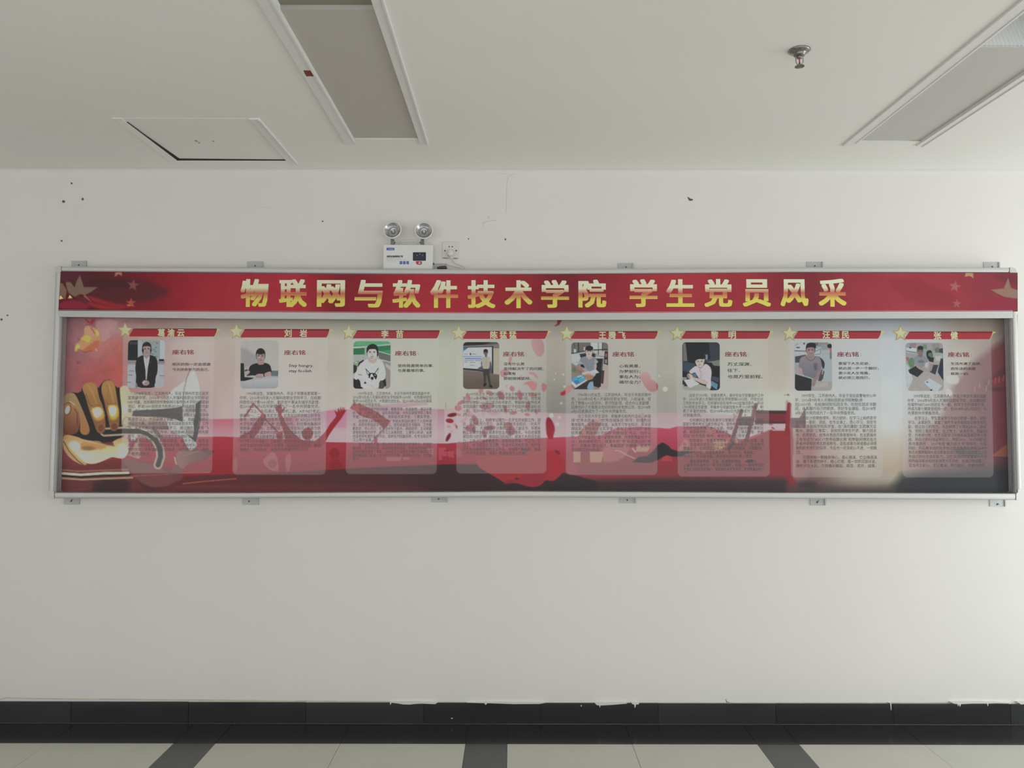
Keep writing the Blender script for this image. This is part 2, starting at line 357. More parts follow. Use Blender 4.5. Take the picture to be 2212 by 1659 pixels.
# ------------------------------------------------------------------ floor, tile by tile
fl = MB().box(XL, XR, YB, 0, -0.06, -0.006).done('floor', M['grout'], kind='structure')
def slab(name, x0, x1, y0, y1, m, dz=0.0):
    g = 0.0009
    return MB().box(x0 + g, x1 - g, y0 + g, y1 - g, -0.006, dz).done(name, m, fl)
S0 = -0.22
edges = []
for k in range(-3, 5):
    s = S0 + 1.4 * k; edges += [('strip_tile', s, s + 0.2), ('floor_tile', s + 0.2, s + 0.8), ('floor_tile', s + 0.8, s + 1.4)]
rnd = random.Random(2)
for nm, a, b in edges:
    slab('border_tile', a, b, -0.247, -0.0102, M['border'], rnd.uniform(-0.0003, 0.0003))
    for r in range(6):
        y1 = -0.247 - 0.6 * r
        slab(nm, a, b, y1 - 0.6, y1, M['strip'] if nm == 'strip_tile' else (M['cream'] if rnd.random() < 0.55 else M['cream2']), rnd.uniform(-0.0003, 0.0003))
MB().box(XL, XR, YB, -3.86, -0.006, 0.0).done('floor_slab', M['cream'], fl)
# ================================================================== CEILING FITTINGS
def rails(root, h, wl_, wr, wn, wf, lip):
    z0, z1 = CZ - 0.009, CZ + 0.028
    x0, x1, y0, y1 = h
    for a in (('frame_rail', x0 - wl_, x0, y0 - wf, y1 + wn), ('frame_rail', x1, x1 + wr, y0 - wf, y1 + wn), ('frame_rail', x0, x1, y1, y1 + wn), ('frame_rail', x0, x1, y0 - wf, y0)):
        nx = min(a[1:3]), max(a[1:3])
        MB().box(nx[0], nx[1], a[3], a[4], z0 if a[3] < y1 - 0.1 and a[4] > y1 - 3 and nx[1] - nx[0] < 0.1 else CZ - 0.0012, CZ - 0.0002).done(a[0], M['trimw'] if a[4] - a[3] > 0.1 else M['ceil'], root, bevel=0.0012)
    # raised lip along the long outer edges
    MB().box(x1 + wr - 0.006, x1 + wr, y0 - wf, y1 + wn, z0 - lip, z0 + 0.001).done('raised_lip', M['trimw'], root)
    MB().box(x0 - 0.008, x0 - 0.0005, y0, y1, z0 - lip * 0.7, z0 + 0.001).done('raised_lip', M['trimw'], root)
t = thing('ceiling_light', 'unlit recessed ceiling light with rust chip on its white frame, above the emergency light', 'ceiling light', (-0.59, -1.65, CZ), 'recessed ceiling lights')
rails(t, L1, 0.050, 0.040, 0.052, 0.05, 0.005)
MB().box(L1[0], L1[1], -1.593, L1[3] - 0.0035, CZ + 0.005, CZ + 0.0205).done('diffuser', M['diff'], t)
MB().box(L1[0], L1[1], L1[2], -1.593, CZ + 0.020, CZ + 0.028).done('diffuser', M['olive'], t, label='olive panel coloured as the shaded open end of the lamp')  # olive colour stands in for the shade in the open far section
poly = [un(x, y, 2, CZ - 0.0095) for x, y in ((655.5, 152.3), (671, 152.5), (673, 151.5), (680, 163.5), (676, 165), (668, 164.6), (662, 164.8), (659, 160))]
MB().prism([(p[0], p[1]) for p in poly], CZ - 0.0099, CZ - 0.009, ax=2).done('rust_patch', M['rust'], t, label='bare rusty chip in the white frame')
MB().box(L1[0], L1[1], L1[2], L1[3], CZ + 0.045, CZ + 0.1).done('housing', M['trimw'], t)
t = thing('ceiling_light', 'unlit recessed ceiling light at the right edge with ribbed far cover, beside the sprinkler', 'ceiling light', (1.77, -1.64, CZ), 'recessed ceiling lights')
rails(t, L2, 0.050, 0.035, 0.045, 0.05, 0.004)
MB().box(L2[0], L2[1], -1.352, L2[3] - 0.0035, CZ + 0.004, CZ + 0.011).done('diffuser', M['diff2'], t)
# beyond the diffuser the fitting is open: a slanting ribbed reflector closes its end above the diffuser
q = MB(); n_r = 21; y0_, y1_, z1_ = -1.353, -1.290, CZ + 0.145
for k in range(n_r):
    xa = L2[0] + (L2[1] - L2[0]) * k / n_r; xb = L2[0] + (L2[1] - L2[0]) * (k + 1) / n_r; xm = xa + (xb - xa) * 0.7
    for (xs0, o0, xs1, o1) in ((xa, 0, xm, 0), (xm, 0, xm + 0.0012, 0.0035), (xm + 0.0012, 0.0035, xb - 0.0012, 0.0035), (xb - 0.0012, 0.0035, xb, 0)):
        n = len(q.v); q.v += [(xs0, y0_ - o0, CZ + 0.003), (xs1, y0_ - o1, CZ + 0.003), (xs1, y1_ - o1, z1_), (xs0, y1_ - o0, z1_)]; q.f.append((n, n + 1, n + 2, n + 3))
q.done('ribbed_reflector', M['ribbed'], t, label='ribbed white reflector inside the open end')
poly = [un(x, y, 2, CZ + 0.0035) for x, y in ((1962, 304), (1990, 303), (1990, 309), (1975, 309), (1966, 308))]
MB().prism([(p[0], p[1]) for p in poly], CZ + 0.0034, CZ + 0.0039, ax=2).done('water_stain', M['stain'], t, label='small orange-brown stain')
MB().box(L2[0], L2[1], -1.285, L2[3], CZ + 0.045, CZ + 0.1).box(L2[0] - 0.006, L2[0] - 0.001, L2[2], -1.285, CZ + 0.001, CZ + 0.15).box(L2[1] + 0.001, L2[1] + 0.006, L2[2], -1.285, CZ + 0.001, CZ + 0.15).box(L2[0], L2[1], L2[2], -1.285, CZ + 0.145, CZ + 0.15).box(L2[0], L2[1], L2[2] - 0.006, L2[2] - 0.001, CZ + 0.001, CZ + 0.15).done('housing', M['ribbed'], t)
# hatch
t = thing('access_hatch', 'square white ceiling access hatch with a dark gap along its edge', 'hatch', (-1.42, -0.4, CZ))
x0, x1, y0, y1 = HT; z0 = CZ - 0.007
for a in ((x0 - 0.042, x0, y0 - 0.042, y1 + 0.042), (x1, x1 + 0.046, y0 - 0.042, y1 + 0.042), (x0, x1, y1, y1 + 0.042), (x0, x1, y0 - 0.042, y0)):
    MB().box(a[0], a[1], a[2], a[3], z0 if abs(a[0] - x1) < 1e-6 else (CZ - 0.004 if a[1] <= x0 else CZ - 0.002), CZ - 0.0002).done('frame_rail', M['trimw' if abs(a[0] - x1) < 1e-6 else 'ceil'], t, bevel=0.001)
MB().box(x1 + 0.040, x1 + 0.046, y0 - 0.042, y1 + 0.042, z0 - 0.005, z0 + 0.001).done('raised_lip', M['trimw'], t)
n = MB(); a = [(x0 + 0.005, y0 + 0.003), (x1 - 0.0015, y0 + 0.003), (x1 - 0.0015, y1 - 0.005), (x0 + 0.012, y1 - 0.009)]
n.v = [(a[0][0] - 0.008, a[0][1], CZ + 0.002), (a[1][0], a[1][1], CZ + 0.001), (a[2][0], a[2][1], CZ + 0.004), (a[3][0], a[3][1], CZ + 0.007)]
n.v += [(p[0], p[1], p[2] + 0.01) for p in n.v]; n.f = [(0, 3, 2, 1), (4, 5, 6, 7), (0, 1, 5, 4), (1, 2, 6, 5), (2, 3, 7, 6), (3, 0, 4, 7)]
hp = n.done('hatch_panel', M['ceil'], t)
for px, py, r in ((424, 304, 2.2), (430, 308, 1.6), (461, 304.5, 1.6)):
    c = un(px, py, 2, CZ + 0.003); MB().prism([(c[0] + 0.004 * r / 2 * math.cos(q) * 1.4, c[1] + 0.004 * r / 2 * math.sin(q) * 2.0) for q in np.linspace(0, 5.4, 7)], CZ + 0.0005, CZ + 0.003, ax=2).done('scuff_mark', M['stain'], hp)
MB().box(x0, x1, y0, y1, CZ + 0.06, CZ + 0.1).box(x0, x0 + 0.0012, y0, y1, CZ - 0.003, CZ + 0.06).box(x0, x1, y1 - 0.0012, y1, CZ - 0.001, CZ + 0.06).done('gap_shade_liner', M['dark'], t)  # dark liners inside the opening: the shade of the gap put into colour
# sprinkler
sx, sy = 1.012, -1.335
t = thing('fire_sprinkler', 'chrome pendant fire sprinkler with red glass bulb hanging from the ceiling', 'sprinkler', (sx, sy, CZ))
MB().lathe([(0.0, 0), (0.0370, 0.0005), (0.0385, 0.003), (0.034, 0.007), (0.027, 0.010), (0.0215, 0.0125), (0.0205, 0.017), (0.018, 0.021), (0.010, 0.0225), (0, 0.023)], (sx, sy, CZ), (0.0, 0, -1), 36).done('escutcheon', M['chromed'], t, smooth=True)
MB().lathe([(0, 0.02), (0.009, 0.021), (0.0085, 0.030), (0, 0.030)], (sx, sy, CZ), (0, 0, -1), 16).done('nozzle', M['chromed'], t, smooth=True)
for s in (-1, 1):
    MB().tube([(sx + s * 0.0075, sy, CZ - 0.024), (sx + s * 0.0125, sy, CZ - 0.030), (sx + s * 0.0125, sy, CZ - 0.042), (sx + s * 0.009, sy, CZ - 0.050), (sx + s * 0.003, sy, CZ - 0.054)], 0.0017, 8).done('frame_arm', M['chromed'], t, smooth=True)
MB().tube([(sx, sy, CZ - 0.028), (sx, sy, CZ - 0.046)], 0.0021, 10).done('glass_bulb', M['bulb'], t, smooth=True)
MB().lathe([(0, 0.046), (0.004, 0.047), (0.005, 0.058), (0, 0.058)], (sx, sy, CZ), (0, 0, -1), 12).done('hub', M['chromed'], t, smooth=True)
d = MB()
for k in range(12):
    a0 = 2 * math.pi * (k + 0.14) / 12; a1 = 2 * math.pi * (k + 0.86) / 12
    d.prism([(sx + 0.005 * math.cos(a0), sy + 0.005 * math.sin(a0)), (sx + 0.0165 * math.cos(a0), sy + 0.0165 * math.sin(a0)), (sx + 0.0165 * math.cos(a1), sy + 0.0165 * math.sin(a1)), (sx + 0.005 * math.cos(a1), sy + 0.005 * math.sin(a1))], CZ - 0.0595, CZ - 0.058, ax=2)
d.lathe([(0, 0.0575), (0.0075, 0.0575), (0.0075, 0.0600), (0, 0.0600)], (sx, sy, CZ), (0, 0, -1), 16)
d.done('deflector', M['chromed'], t)
# ================================================================== EMERGENCY LIGHT, SOCKET, PLUG
DE = 0.062
def R(x0, y0, x1, y1, d):
    a = W(x0, y1, d); b = W(x1, y0, d); return a[0], b[0], a[1], b[1]
X0, X1, Z0, Z1 = R(827.5, 528.5, 934.5, 581, DE)
Z0 = W(880, 580.2, 0.095)[1] + 0.002   # stands just clear of the board's top rail
t = thing('emergency_light', 'white twin-head emergency light with navy status panel, on the wall above the board', 'emergency light', ((X0 + X1) / 2, -0.03, Z0))
bx = MB().box(X0, X1, -DE, -0.002, Z0, Z1).done('case', M['box'], t, bevel=0.003)
d = DE + 0.0006
def rr(x0, y0, x1, y1, r, n=4):
    o = []
    for cx, cy, a in ((x1 - r, y0 + r, -90), (x1 - r, y1 - r, 0), (x0 + r, y1 - r, 90), (x0 + r, y0 + r, 180)):
        for k in range(n + 1):
            th = math.radians(a + 90 * k / n); o.append((cx + r * math.cos(th), cy + r * math.sin(th)))
    return o
poly_px('status_panel', rr(892, 545, 920, 563.2, 1.2), d + 0.0006, M['navyf'], t, 0.0012)
poly_px('status_window', rr(893.6, 546.6, 918.4, 561.4, 0.8), d + 0.0012, M['navy'], t, 0.0005)
for x, y in ((901, 551.5), (907, 548.8), (912.6, 551.5)):
    c = W(x, y, d + 0.0014); MB().lathe([(0, 0.0014), (0.0014, 0.0008), (0.0017, 0)], (c[0], -d - 0.0012, c[1]), (0, -1, 0), 10).done('status_led', M['whitep'], t)
poly_px('brand_badge', rr(835, 535.2, 852, 540.6, 0.8), d, M['blue'], t, 0.0006)
Text(d + 0.0008).line('SLMREB', 838.5, 850, 538, 3.0).done('badge_lettering', M['whitep'], t)
Text(d).line('消防应急照明灯具', 835.2, 870.4, 553.9, 4.0, bold=0.03).done('product_lettering', M['ink'], t)
T_ = Text(d); T_.line('FIRE EMERGENCY LIGHTING', 835, 863.5, 558.1, 1.5); T_.line('LUMINAIRES WITH BATTERY INSIDE', 835, 877, 561.2, 1.4); T_.line('Power 3W', 835, 855, 564.3, 1.4)
T_.done('small_lettering', M['inkg'], t)
for i, x in enumerate((863.3, 870.4, 877.8)):
    q = poly_px('blue_pictogram', rr(x, 564.2, x + 5.6, 570.7, 0.7), d, M['blue'], t, 0.0006)
    Text(d + 0.0008).line('↑>O'[i], x + 1.6, x + 4.2, 567.4, 3.0).done('pictogram_sign', M['whitep'], t)
poly_px('red_label', [(898.5, 564), (911.5, 564.6), (911, 571.3), (906, 572), (900, 571), (898.3, 567)], d, M['redp'], t, 0.0006)
c = W(906, 568, d + 0.0009); MB().lathe([(0.0022, 0), (0.0050, 0), (0.0050, 0.0002), (0.0022, 0.0002), (0.0022, 0)], (c[0], -d - 0.0008, c[1]), (0, -1, 0), 14).done('label_ring', M['whitep'], t)
c = W(935.3, 570, 0.03); MB().lathe([(0, 0.005), (0.004, 0.005), (0.0055, 0.0)], (X1, -0.032, c[1]), (1, 0, 0), 12).done('test_button', M['dark'], t)
# carrying loop on top
a = [W(x, y, 0.03) for x, y in ((863.5, 530), (863.5, 524), (866, 521.3), (870, 520.6), (895, 520.6), (899, 521.3), (901.3, 524), (901.3, 530))]
MB().tube([(p[0], -0.03, p[1]) for p in a], 0.0032, 8).done('carry_loop', M['box'], t, smooth=True)
for hx, hy, tx in ((848.0, 497.3, -0.10), (915.5, 498.3, 0.06)):
    ax = Vector((tx, -1, 0.22)).normalized(); c = W(hx, hy, 0.072); c = Vector((c[0], -0.072, c[1]))
    Rr = 0.0445
    hd = MB().lathe([(0.0, -0.046), (0.016, -0.044), (0.030, -0.034), (0.040, -0.016), (Rr + 0.002, 0.0), (Rr + 0.0035, 0.004), (Rr + 0.001, 0.0065), (Rr - 0.002, 0.006), (Rr - 0.003, 0.003)], c, ax, 40).done('lamp_head', M['box'], t, smooth=True)
    MB().lathe([(Rr - 0.003, 0.0035), (0.036, -0.004), (0.028, -0.012), (0.024, -0.0135), (0.019, -0.010), (0.012, -0.021), (0.006, -0.026), (0.0, -0.027)], c, ax, 40).done('reflector', M['reflector'], hd, smooth=True)
    MB().lathe([(0, 0.004), (0.004, 0.002), (0.0055, -0.006), (0.0055, -0.022)], c, ax, 14).done('bulb', M['whitep'], hd, smooth=True)
    ribs = MB()
    a1 = ax.cross(Vector((0, 0, 1))).normalized(); b1 = ax.cross(a1)
    for k in range(26):
        th = 2 * math.pi * k / 26; e = a1 * math.cos(th) + b1 * math.sin(th)
        ribs.tube([tuple(c + e * 0.024 - ax * 0.0125), tuple(c + e * 0.032 - ax * 0.0082), tuple(c + e * 0.040 - ax * 0.0005)], 0.0007, 4)
    ribs.done('reflector_ribs', M['chrome'], hd, kind='stuff')
    bpx = hx + (0.0 if tx < 0 else -3)
    b0 = W(bpx, 519.5, 0.045); b1_ = W(bpx, 529, 0.045)
    MB().box(b0[0] - 0.009, b0[0] + 0.009, -0.052, -0.036, b1_[1], b0[1] + 0.006).done('swivel_bracket', M['chromed'], t, bevel=0.001)
    MB().lathe([(0, 0.003), (0.0045, 0.003), (0.0045, -0.003)], (b0[0] + (0.011 if tx < 0 else -0.011), -0.046, (b0[1] + b1_[1]) / 2), (1 if tx < 0 else -1, 0, 0), 10).done('swivel_screw', M['steel'], t)
# socket and plug
X0, X1, Z0, Z1 = R(955.8, 522.4, 990.8, 558.5, 0.009)
t = thing('wall_socket', 'white five-hole wall socket with grimy edges beside the emergency light', 'socket', ((X0 + X1) / 2, 0, Z0))
MB().box(X0, X1, -0.009, -0.0004, Z0, Z1).done('socket_plate', M['socket'], t, bevel=0.002)
for x, y, w, h in ((970.2, 532.8, 1.3, 1.5), (977, 532.8, 1.3, 1.5), (961.2, 541.5, 1.6, 1.6), (985.5, 541.5, 1.6, 1.6)):
    blob(x, y, w, h, 'socket_hole', M['dark'], t, depth=0.0096, jit=0)
blob(973.5, 523.4, 17.5, 0.8, 'dirt_line', M['stain'], t, depth=0.0005, jit=0.3); blob(963, 557.3, 6.5, 1.2, 'dirt_line', M['stain'], t, depth=0.0096, jit=0.3); blob(985, 557.6, 5, 1.0, 'dirt_line', M['stain'], t, depth=0.0096, jit=0.3)
c = W(973, 547.2, 0.02)
t = thing('power_plug', 'white plug pushed into the wall socket, its thin cable running behind the board', 'plug', (c[0], -0.01, c[1]))
MB().lathe([(0, 0.030), (0.012, 0.0295), (0.0165, 0.026), (0.018, 0.012), (0.0185, 0.0)], (c[0], -0.0098, c[1]), (0, -1, 0), 20).done('plug_body', M['socket'], t, smooth=True)
q = [W(x, y, 0.022) for x, y in ((973.5, 551), (974.5, 556), (975.5, 560), (978, 565), (984, 569.5), (992, 572), (998, 574.5), (1003, 578.5), (1006, 584))]
MB().tube([(q[0][0], -0.022, q[0][1]), (q[2][0], -0.018, q[2][1])], [0.0075, 0.004], 10).done('strain_relief', M['socket'], t, smooth=True)
MB().tube([(p[0], -0.018 + 0.001 * i, p[1]) for i, p in enumerate(q[2:])], 0.0016, 8).done('cable', M['cable'], t, smooth=True)
q = [W(x, y, 0.006) for x, y in ((938, 570), (955, 569.5), (966, 572), (978, 575.5), (992, 579), (1002, 582))]
MB().tube([(p[0], -0.006, p[1]) for p in q], 0.0011, 6).done('cable', M['cable'], t, smooth=True)
# ================================================================== THE DISPLAY BOARD
FD, PD = 0.095, 0.025            # front plane and poster plane, metres from the wall
BX, _ = W(1156, 830, FD)
board = thing('display_board', 'long aluminium framed display board with red and gold title banner above eight profiles', 'display board', (BX, 0, 1.15))
top_o = lambda x: np.interp(x, [118, 480, 700, 900, 1100, 1250, 1520, 1712, 2196], [575.3, 576.5, 578.3, 580.3, 581, 580.2, 578.2, 577, 578])
top_i = lambda x: np.interp(x, [118, 480, 700, 900, 1100, 1250, 1520, 1712, 2196], [586.5, 588.8, 591, 592.4, 593, 592.2, 590.4, 588.5, 589])
mid_t = lambda x: np.interp(x, [110, 500, 700, 900, 1100, 1400, 1712, 2210], [669.2, 672, 673.2, 674.3, 674.8, 673.4, 671.8, 670.4])
mid_b = lambda x: np.interp(x, [110, 480, 700, 900, 1100, 1400, 1712, 1900, 2210], [684, 688.2, 689, 690.6, 691.4, 690.4, 688.8, 688, 687.2])
bot_i = lambda x: np.interp(x, [100, 300, 480, 700, 980, 1100, 1500, 1712, 2210], [1064.4, 1065.4, 1065.4, 1064.4, 1063, 1061.8, 1063.6, 1065.2, 1066.8])
bot_o = lambda x: np.interp(x, [100, 480, 700, 1100, 1400, 1712, 2210], [1077, 1076.6, 1075.6, 1074.4, 1075.8, 1077.6, 1080.6])
def rail_h(name, x0, x1, ft, fb, prof, m, n=32, **kw):    # prof: closed list of (share of height, depth)
    vs, fs = [], []; k = len(prof)
    for x in np.linspace(x0, x1, n):
        a = W(x, ft(x), FD); b = W(x, fb(x), FD)
        for s, d in prof: vs.append((a[0], -d, b[1] + (a[1] - b[1]) * s))
    for i in range(n - 1):
        for j in range(k): p, q = i * k + j, i * k + (j + 1) % k; fs.append((p, q, q + k, p + k))
    fs.append(tuple(range(k - 1, -1, -1))); fs.append(tuple(range((n - 1) * k, n * k)))
    return mesh(name, vs, fs, m, board, **kw)
def rail_v(name, a0, a1, b0, b1, prof, m, **kw):          # a: outer px line end points, b: inner px line end points
    vs, fs = [], []; k = len(prof)
    for A, B in ((a0, b0), (a1, b1)):
        A = W(*A, FD); B = W(*B, FD)
        for s, d in prof: vs.append((A[0] + (B[0] - A[0]) * s, -d, A[1]))
    for j in range(k): fs.append((j, (j + 1) % k, (j + 1) % k + k, j + k))
    fs.append(tuple(range(k))); fs.append(tuple(range(2 * k - 1, k - 1, -1)))
    return mesh(name, vs, fs, m, board, **kw)
RND = [(0, 0.004), (0, 0.087), (0.10, 0.0925), (0.32, 0.0952), (0.55, 0.0956), (0.80, 0.0950), (0.93, 0.0925), (1.0, 0.088), (1.0, 0.004)]
rail_h('top_rail', 133, 2181, top_o, top_i, RND, M['alu'])
RNB = [(0, 0.004), (0, 0.086), (0.06, 0.0915), (0.20, 0.0948), (0.45, 0.0956), (0.85, 0.0952), (1.0, 0.0935), (1.0, 0.004)]
rail_h('bottom_rail', 117.5, 2194.5, bot_i, bot_o, RNB, M['alu'])
rib = [(0, 0.080), (0, 0.0975)]
for k in range(7): s = (k + 0.5) / 7; rib += [(s - 0.05, 0.0975), (s - 0.035, 0.0962), (s + 0.035, 0.0962), (s + 0.05, 0.0975)]
rib += [(1, 0.0975), (1, 0.080)]
rail_h('middle_rail', 126.6, 2187.3, mid_t, mid_b, rib, M['alu'])
rail_v('side_rail', (118.5, 588.5), (103.4, 1060), (131.2, 588.5), (114.2, 1060), RND, M['alu'])
rail_v('side_rail', (2196.6, 590), (2208.3, 1057), (2185.5, 590), (2198.6, 1057), RND, M['alu'])
# corner pieces with a seam line
for pts, seam in (([(118.4, 589), (118.2, 583), (119.6, 578.6), (122.6, 575.9), (127, 575.0), (132.6, 575.2), (132.6, 586.8), (131.0, 589)], ((132.2, 575.4), (132.9, 586.6))),
                  ([(2181.2, 577.6), (2188, 577.6), (2192.6, 579.4), (2195.6, 583), (2196.8, 590.5), (2185.3, 590.5), (2184, 588.8), (2181.2, 588.8)], ((2180.8, 577.8), (2181.6, 588.6))),
                  ([(103.3, 1059.5), (114.4, 1059.5), (117.2, 1064.3), (117.2, 1076.8), (111, 1076.2), (106.5, 1073.8), (103.6, 1069.5)], ((116.9, 1064.4), (117.8, 1076.6))),
                  ([(2194.8, 1066.6), (2198.4, 1063), (2198.4, 1056.5), (2208.6, 1056.5), (2209.2, 1068), (2207.6, 1075), (2203, 1079.4), (2194.8, 1080.4)], ((2194.2, 1066.8), (2195.1, 1080.2)))):
    q = [W(x, y, FD) for x, y in pts]
    cp = MB().prism(q, -0.0963, -0.004).done('corner_cap', M['alu'], board, bevel=0.0015)
    (a, b), (c, d) = seam; poly_px('seam_line', [(a - 0.1, b), (c - 0.1, b), (c, d), (a, d)], 0.0966, M['seam'], cp, 0.001)
# ribbed inner walls and the sill of the lower case
def inner_wall(p0, p1, sgn):
    pr = [(-0.004 * sgn, 0.090), (0, 0.090)]
    for k in range(6):
        y = 0.084 - k * 0.0098; pr += [(0, y), (0.0032 * sgn, y - 0.0012), (0.0032 * sgn, y - 0.0052), (0, y - 0.0064)]
    pr += [(0, 0.0262), (-0.004 * sgn, 0.0262)]
    vs, k = [], len(pr)
    for p in (p0, p1):
        X, Z = W(*p, FD); vs += [(X + a, -d, Z) for a, d in pr]
    fs = [(j, (j + 1) % k, (j + 1) % k + k, j + k) for j in range(k)] + [tuple(range(k)), tuple(range(2 * k - 1, k - 1, -1))]
    mesh('inner_track', vs, fs, M['alud'], board)
inner_wall((127.5, 676), (114.4, 1066), 1); inner_wall((2187.6, 676), (2198.4, 1067), -1)
vs, fs = [], []
for x in np.linspace(115, 2198, 24):
    X, Z = W(x, bot_i(x) + 0.3, FD); vs += [(X, -0.093, Z - 0.004), (X, -0.093, Z), (X, -0.0255, Z), (X, -0.0255, Z - 0.004)]
for i in range(23):
    for j in range(4): p, q = i * 4 + j, i * 4 + (j + 1) % 4; fs.append((p, q, q + 4, p + 4))
sill = mesh('bottom_track', vs, fs, M['alud'], board)
M['streak'] = mat('dried adhesive', (0.62, 0.62, 0.60), 0.6)
for x0, x1 in ((160, 186), (480, 540), (825, 880), (890, 935), (940, 960), (1305, 1322), (2085, 2130)):
    pts = [(x0, bot_i(x0) - 1.9), ((x0 + x1) / 2, bot_i(x0) - 2.7), (x1, bot_i(x1) - 1.8), ((x0 + x1) / 2, bot_i(x0) - 1.4)]
    q = [W(x, y, 0.05) for x, y in pts]; zz = W((x0 + x1) / 2, bot_i((x0 + x1) / 2) + 0.3, FD)[1]
    MB().prism([(q[0][0], -0.040), (q[1][0], -0.036), (q[2][0], -0.041), (q[3][0], -0.05)], zz, zz + 0.0006, ax=2).done('adhesive_streak', M['streak'], sill)
a = W(112, 1068, FD); b = W(2190, 584, FD)
MB().box(a[0] + 0.012, b[0] - 0.004, -0.022, -0.004, a[1] + 0.004, b[1] - 0.02).done('back_panel', M['alud'], board)
# brackets screwed to the wall
for i, (x0, x1, y0, y1, sx_, sy_) in enumerate(((154, 187.2, 563.6, 582, 169.8, 572.4), (534, 568, 564.6, 583, 550.8, 574), (936, 965, 569.5, 586, 958, 577), (1334.5, 1368, 568.6, 584, 1352.5, 576.8), (1742.5, 1777, 565.5, 582, 1760.5, 574.5), (2125, 2158.5, 566.2, 583, 2144, 576),
                                                  (138, 172.6, 1068, 1089.6, 153.8, 1082), (524, 559.6, 1068, 1090.2, 537.6, 1083), (932, 967, 1066, 1084.8, 947.5, 1078.2), (1338.6, 1373.4, 1067, 1087, 1355.2, 1080.3), (1750, 1783, 1070, 1091.6, 1766, 1085), (2138, 2171.4, 1072, 1094, 2155, 1089))):
    ax_, az = W(x0, y1, 0.003); bx_, bz = W(x1, y0, 0.003)
    br = MB().box(ax_, bx_, -0.0045, -0.0005, az, bz).done('mounting_bracket', M['plate'], board, bevel=0.0008)
    e = W(x1 - 2.2, y1, 0.003)[0]
    MB().box(e, bx_ + 0.0004, -0.0105, -0.0045, az, bz).done('bracket_fold', M['plate'], br)
    c = W(sx_, sy_, 0.006)
    MB().lathe([(0, 0.0035), (0.0024, 0.003), (0.0042, 0.0006), (0.0042, 0)], (c[0], -0.0045, c[1]), (0, -1, 0), 10).done('screw', M['steel'], br)
    if i in (6, 10, 11):
        MB().tube([(c[0] - 0.004, -0.006, c[1] - 0.006), (c[0] + 0.001, -0.009, c[1] + 0.004), (c[0] + 0.008, -0.007, c[1] + 0.009 - (0.012 if i == 11 else 0))], 0.0012, 6).done('wire_end', M['steel'], br)
t = thing('wood_chip', 'small dark brown chip lying on the board top edge beside the emergency light', 'wood chip', (*W(954, 578, 0.07)[:1], -0.07, W(954, 579, 0.07)[1]))
q = [W(x, y, 0.088) for x, y in ((943.5, 579), (944, 576.5), (953, 574.4), (962.5, 573.8), (964.6, 576), (964.8, 579.9))]
MB().prism([(a_, b_) for a_, b_ in q], -0.088, -0.06).done('chip', M['brown'], t)
# ---------------------------------------------------------------- the title banner
def grid(fx0, fx1, ft, fb, nx, ny, depth):
    u = np.linspace(0, 1, nx)[None, :]; v = np.linspace(0, 1, ny)[:, None]
    PX = fx0(v) * (1 - u) + fx1(v) * u; T = ft(PX); B = fb(PX); PY = T * (1 - v) + B * v
    rx = [FW[i] + RT[i] * (PX - 1106) / F - UP[i] * (PY - 829.5) / F for i in range(3)]
    t = (-depth - CAM[1]) / rx[1]
    return PX, PY, CAM[0] + rx[0] * t, CAM[2] + rx[2] * t
BD = 0.0962
PX, PY, XX, ZZ = grid(lambda v: 131.4 - 5.4 * v, lambda v: 2198.3 + 0.2 * v, lambda x: top_i(x) + 0.0, lambda x: mid_t(x) + 2.5, 1480, 60, BD + 0.0006)
P = Paint(PX, PY)
P.c[...] = (160, 38, 48)
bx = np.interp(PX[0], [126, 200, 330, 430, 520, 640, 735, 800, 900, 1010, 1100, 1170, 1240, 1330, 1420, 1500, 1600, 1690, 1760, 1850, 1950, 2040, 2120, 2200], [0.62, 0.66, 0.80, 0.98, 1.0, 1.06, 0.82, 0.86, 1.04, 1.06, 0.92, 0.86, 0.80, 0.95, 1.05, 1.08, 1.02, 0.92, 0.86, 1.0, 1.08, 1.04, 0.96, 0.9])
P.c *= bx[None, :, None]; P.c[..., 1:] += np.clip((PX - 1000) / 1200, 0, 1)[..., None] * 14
P.noise(60, 0.05, seed=3); P.noise(9, 0.02, seed=4)
P.frame(80, 540, 6.9125)
P.poly([(330, 330), (640, 330), (1150, 380), (1500, 420), (1900, 560), (2000, 640), (1700, 760), (1300, 790), (950, 730), (700, 640), (500, 560), (330, 480)], (92, 34, 40), 0.75, 14, 2)
P.poly([(700, 420), (1200, 440), (1600, 520), (1300, 560), (800, 560)], (80, 30, 36), 0.6, 12, 2)
P.poly([(330, 330), (470, 330), (700, 330), (660, 400), (480, 470), (330, 440)], (98, 34, 56), 0.6, 10, 1)
P.poly([(320, 780), (600, 720), (860, 880), (320, 892)], (140, 34, 56), 0.8, 6, 1)
P.poly([(540, 700), (640, 690), (820, 790), (1000, 830), (1400, 870), (1000, 892), (860, 860)], (165, 40, 46), 0.75, 5, 1)
P.poly([(760, 670), (950, 740), (1250, 820), (1500, 850), (1200, 850), (900, 800), (760, 730)], (160, 42, 46), 0.7, 7, 1)
P.poly([(560, 690), (660, 680), (820, 780), (700, 800), (600, 740)], (96, 34, 40), 0.8, 4, 1)
P.poly([(430, 480), (500, 480), (560, 560), (590, 470), (640, 375), (672, 470), (700, 555), (905, 555), (800, 630), (720, 670), (640, 660), (560, 700), (470, 640), (440, 560)], (122, 84, 64), 0.95, 2)
P.poly([(330, 490), (380, 500), (440, 590), (440, 640), (420, 740), (390, 700), (330, 660)], (126, 84, 62), 0.9, 2)
P.poly([(690, 650), (740, 690), (810, 775), (770, 750), (700, 700)], (165, 90, 80), 0.7, 1.5)
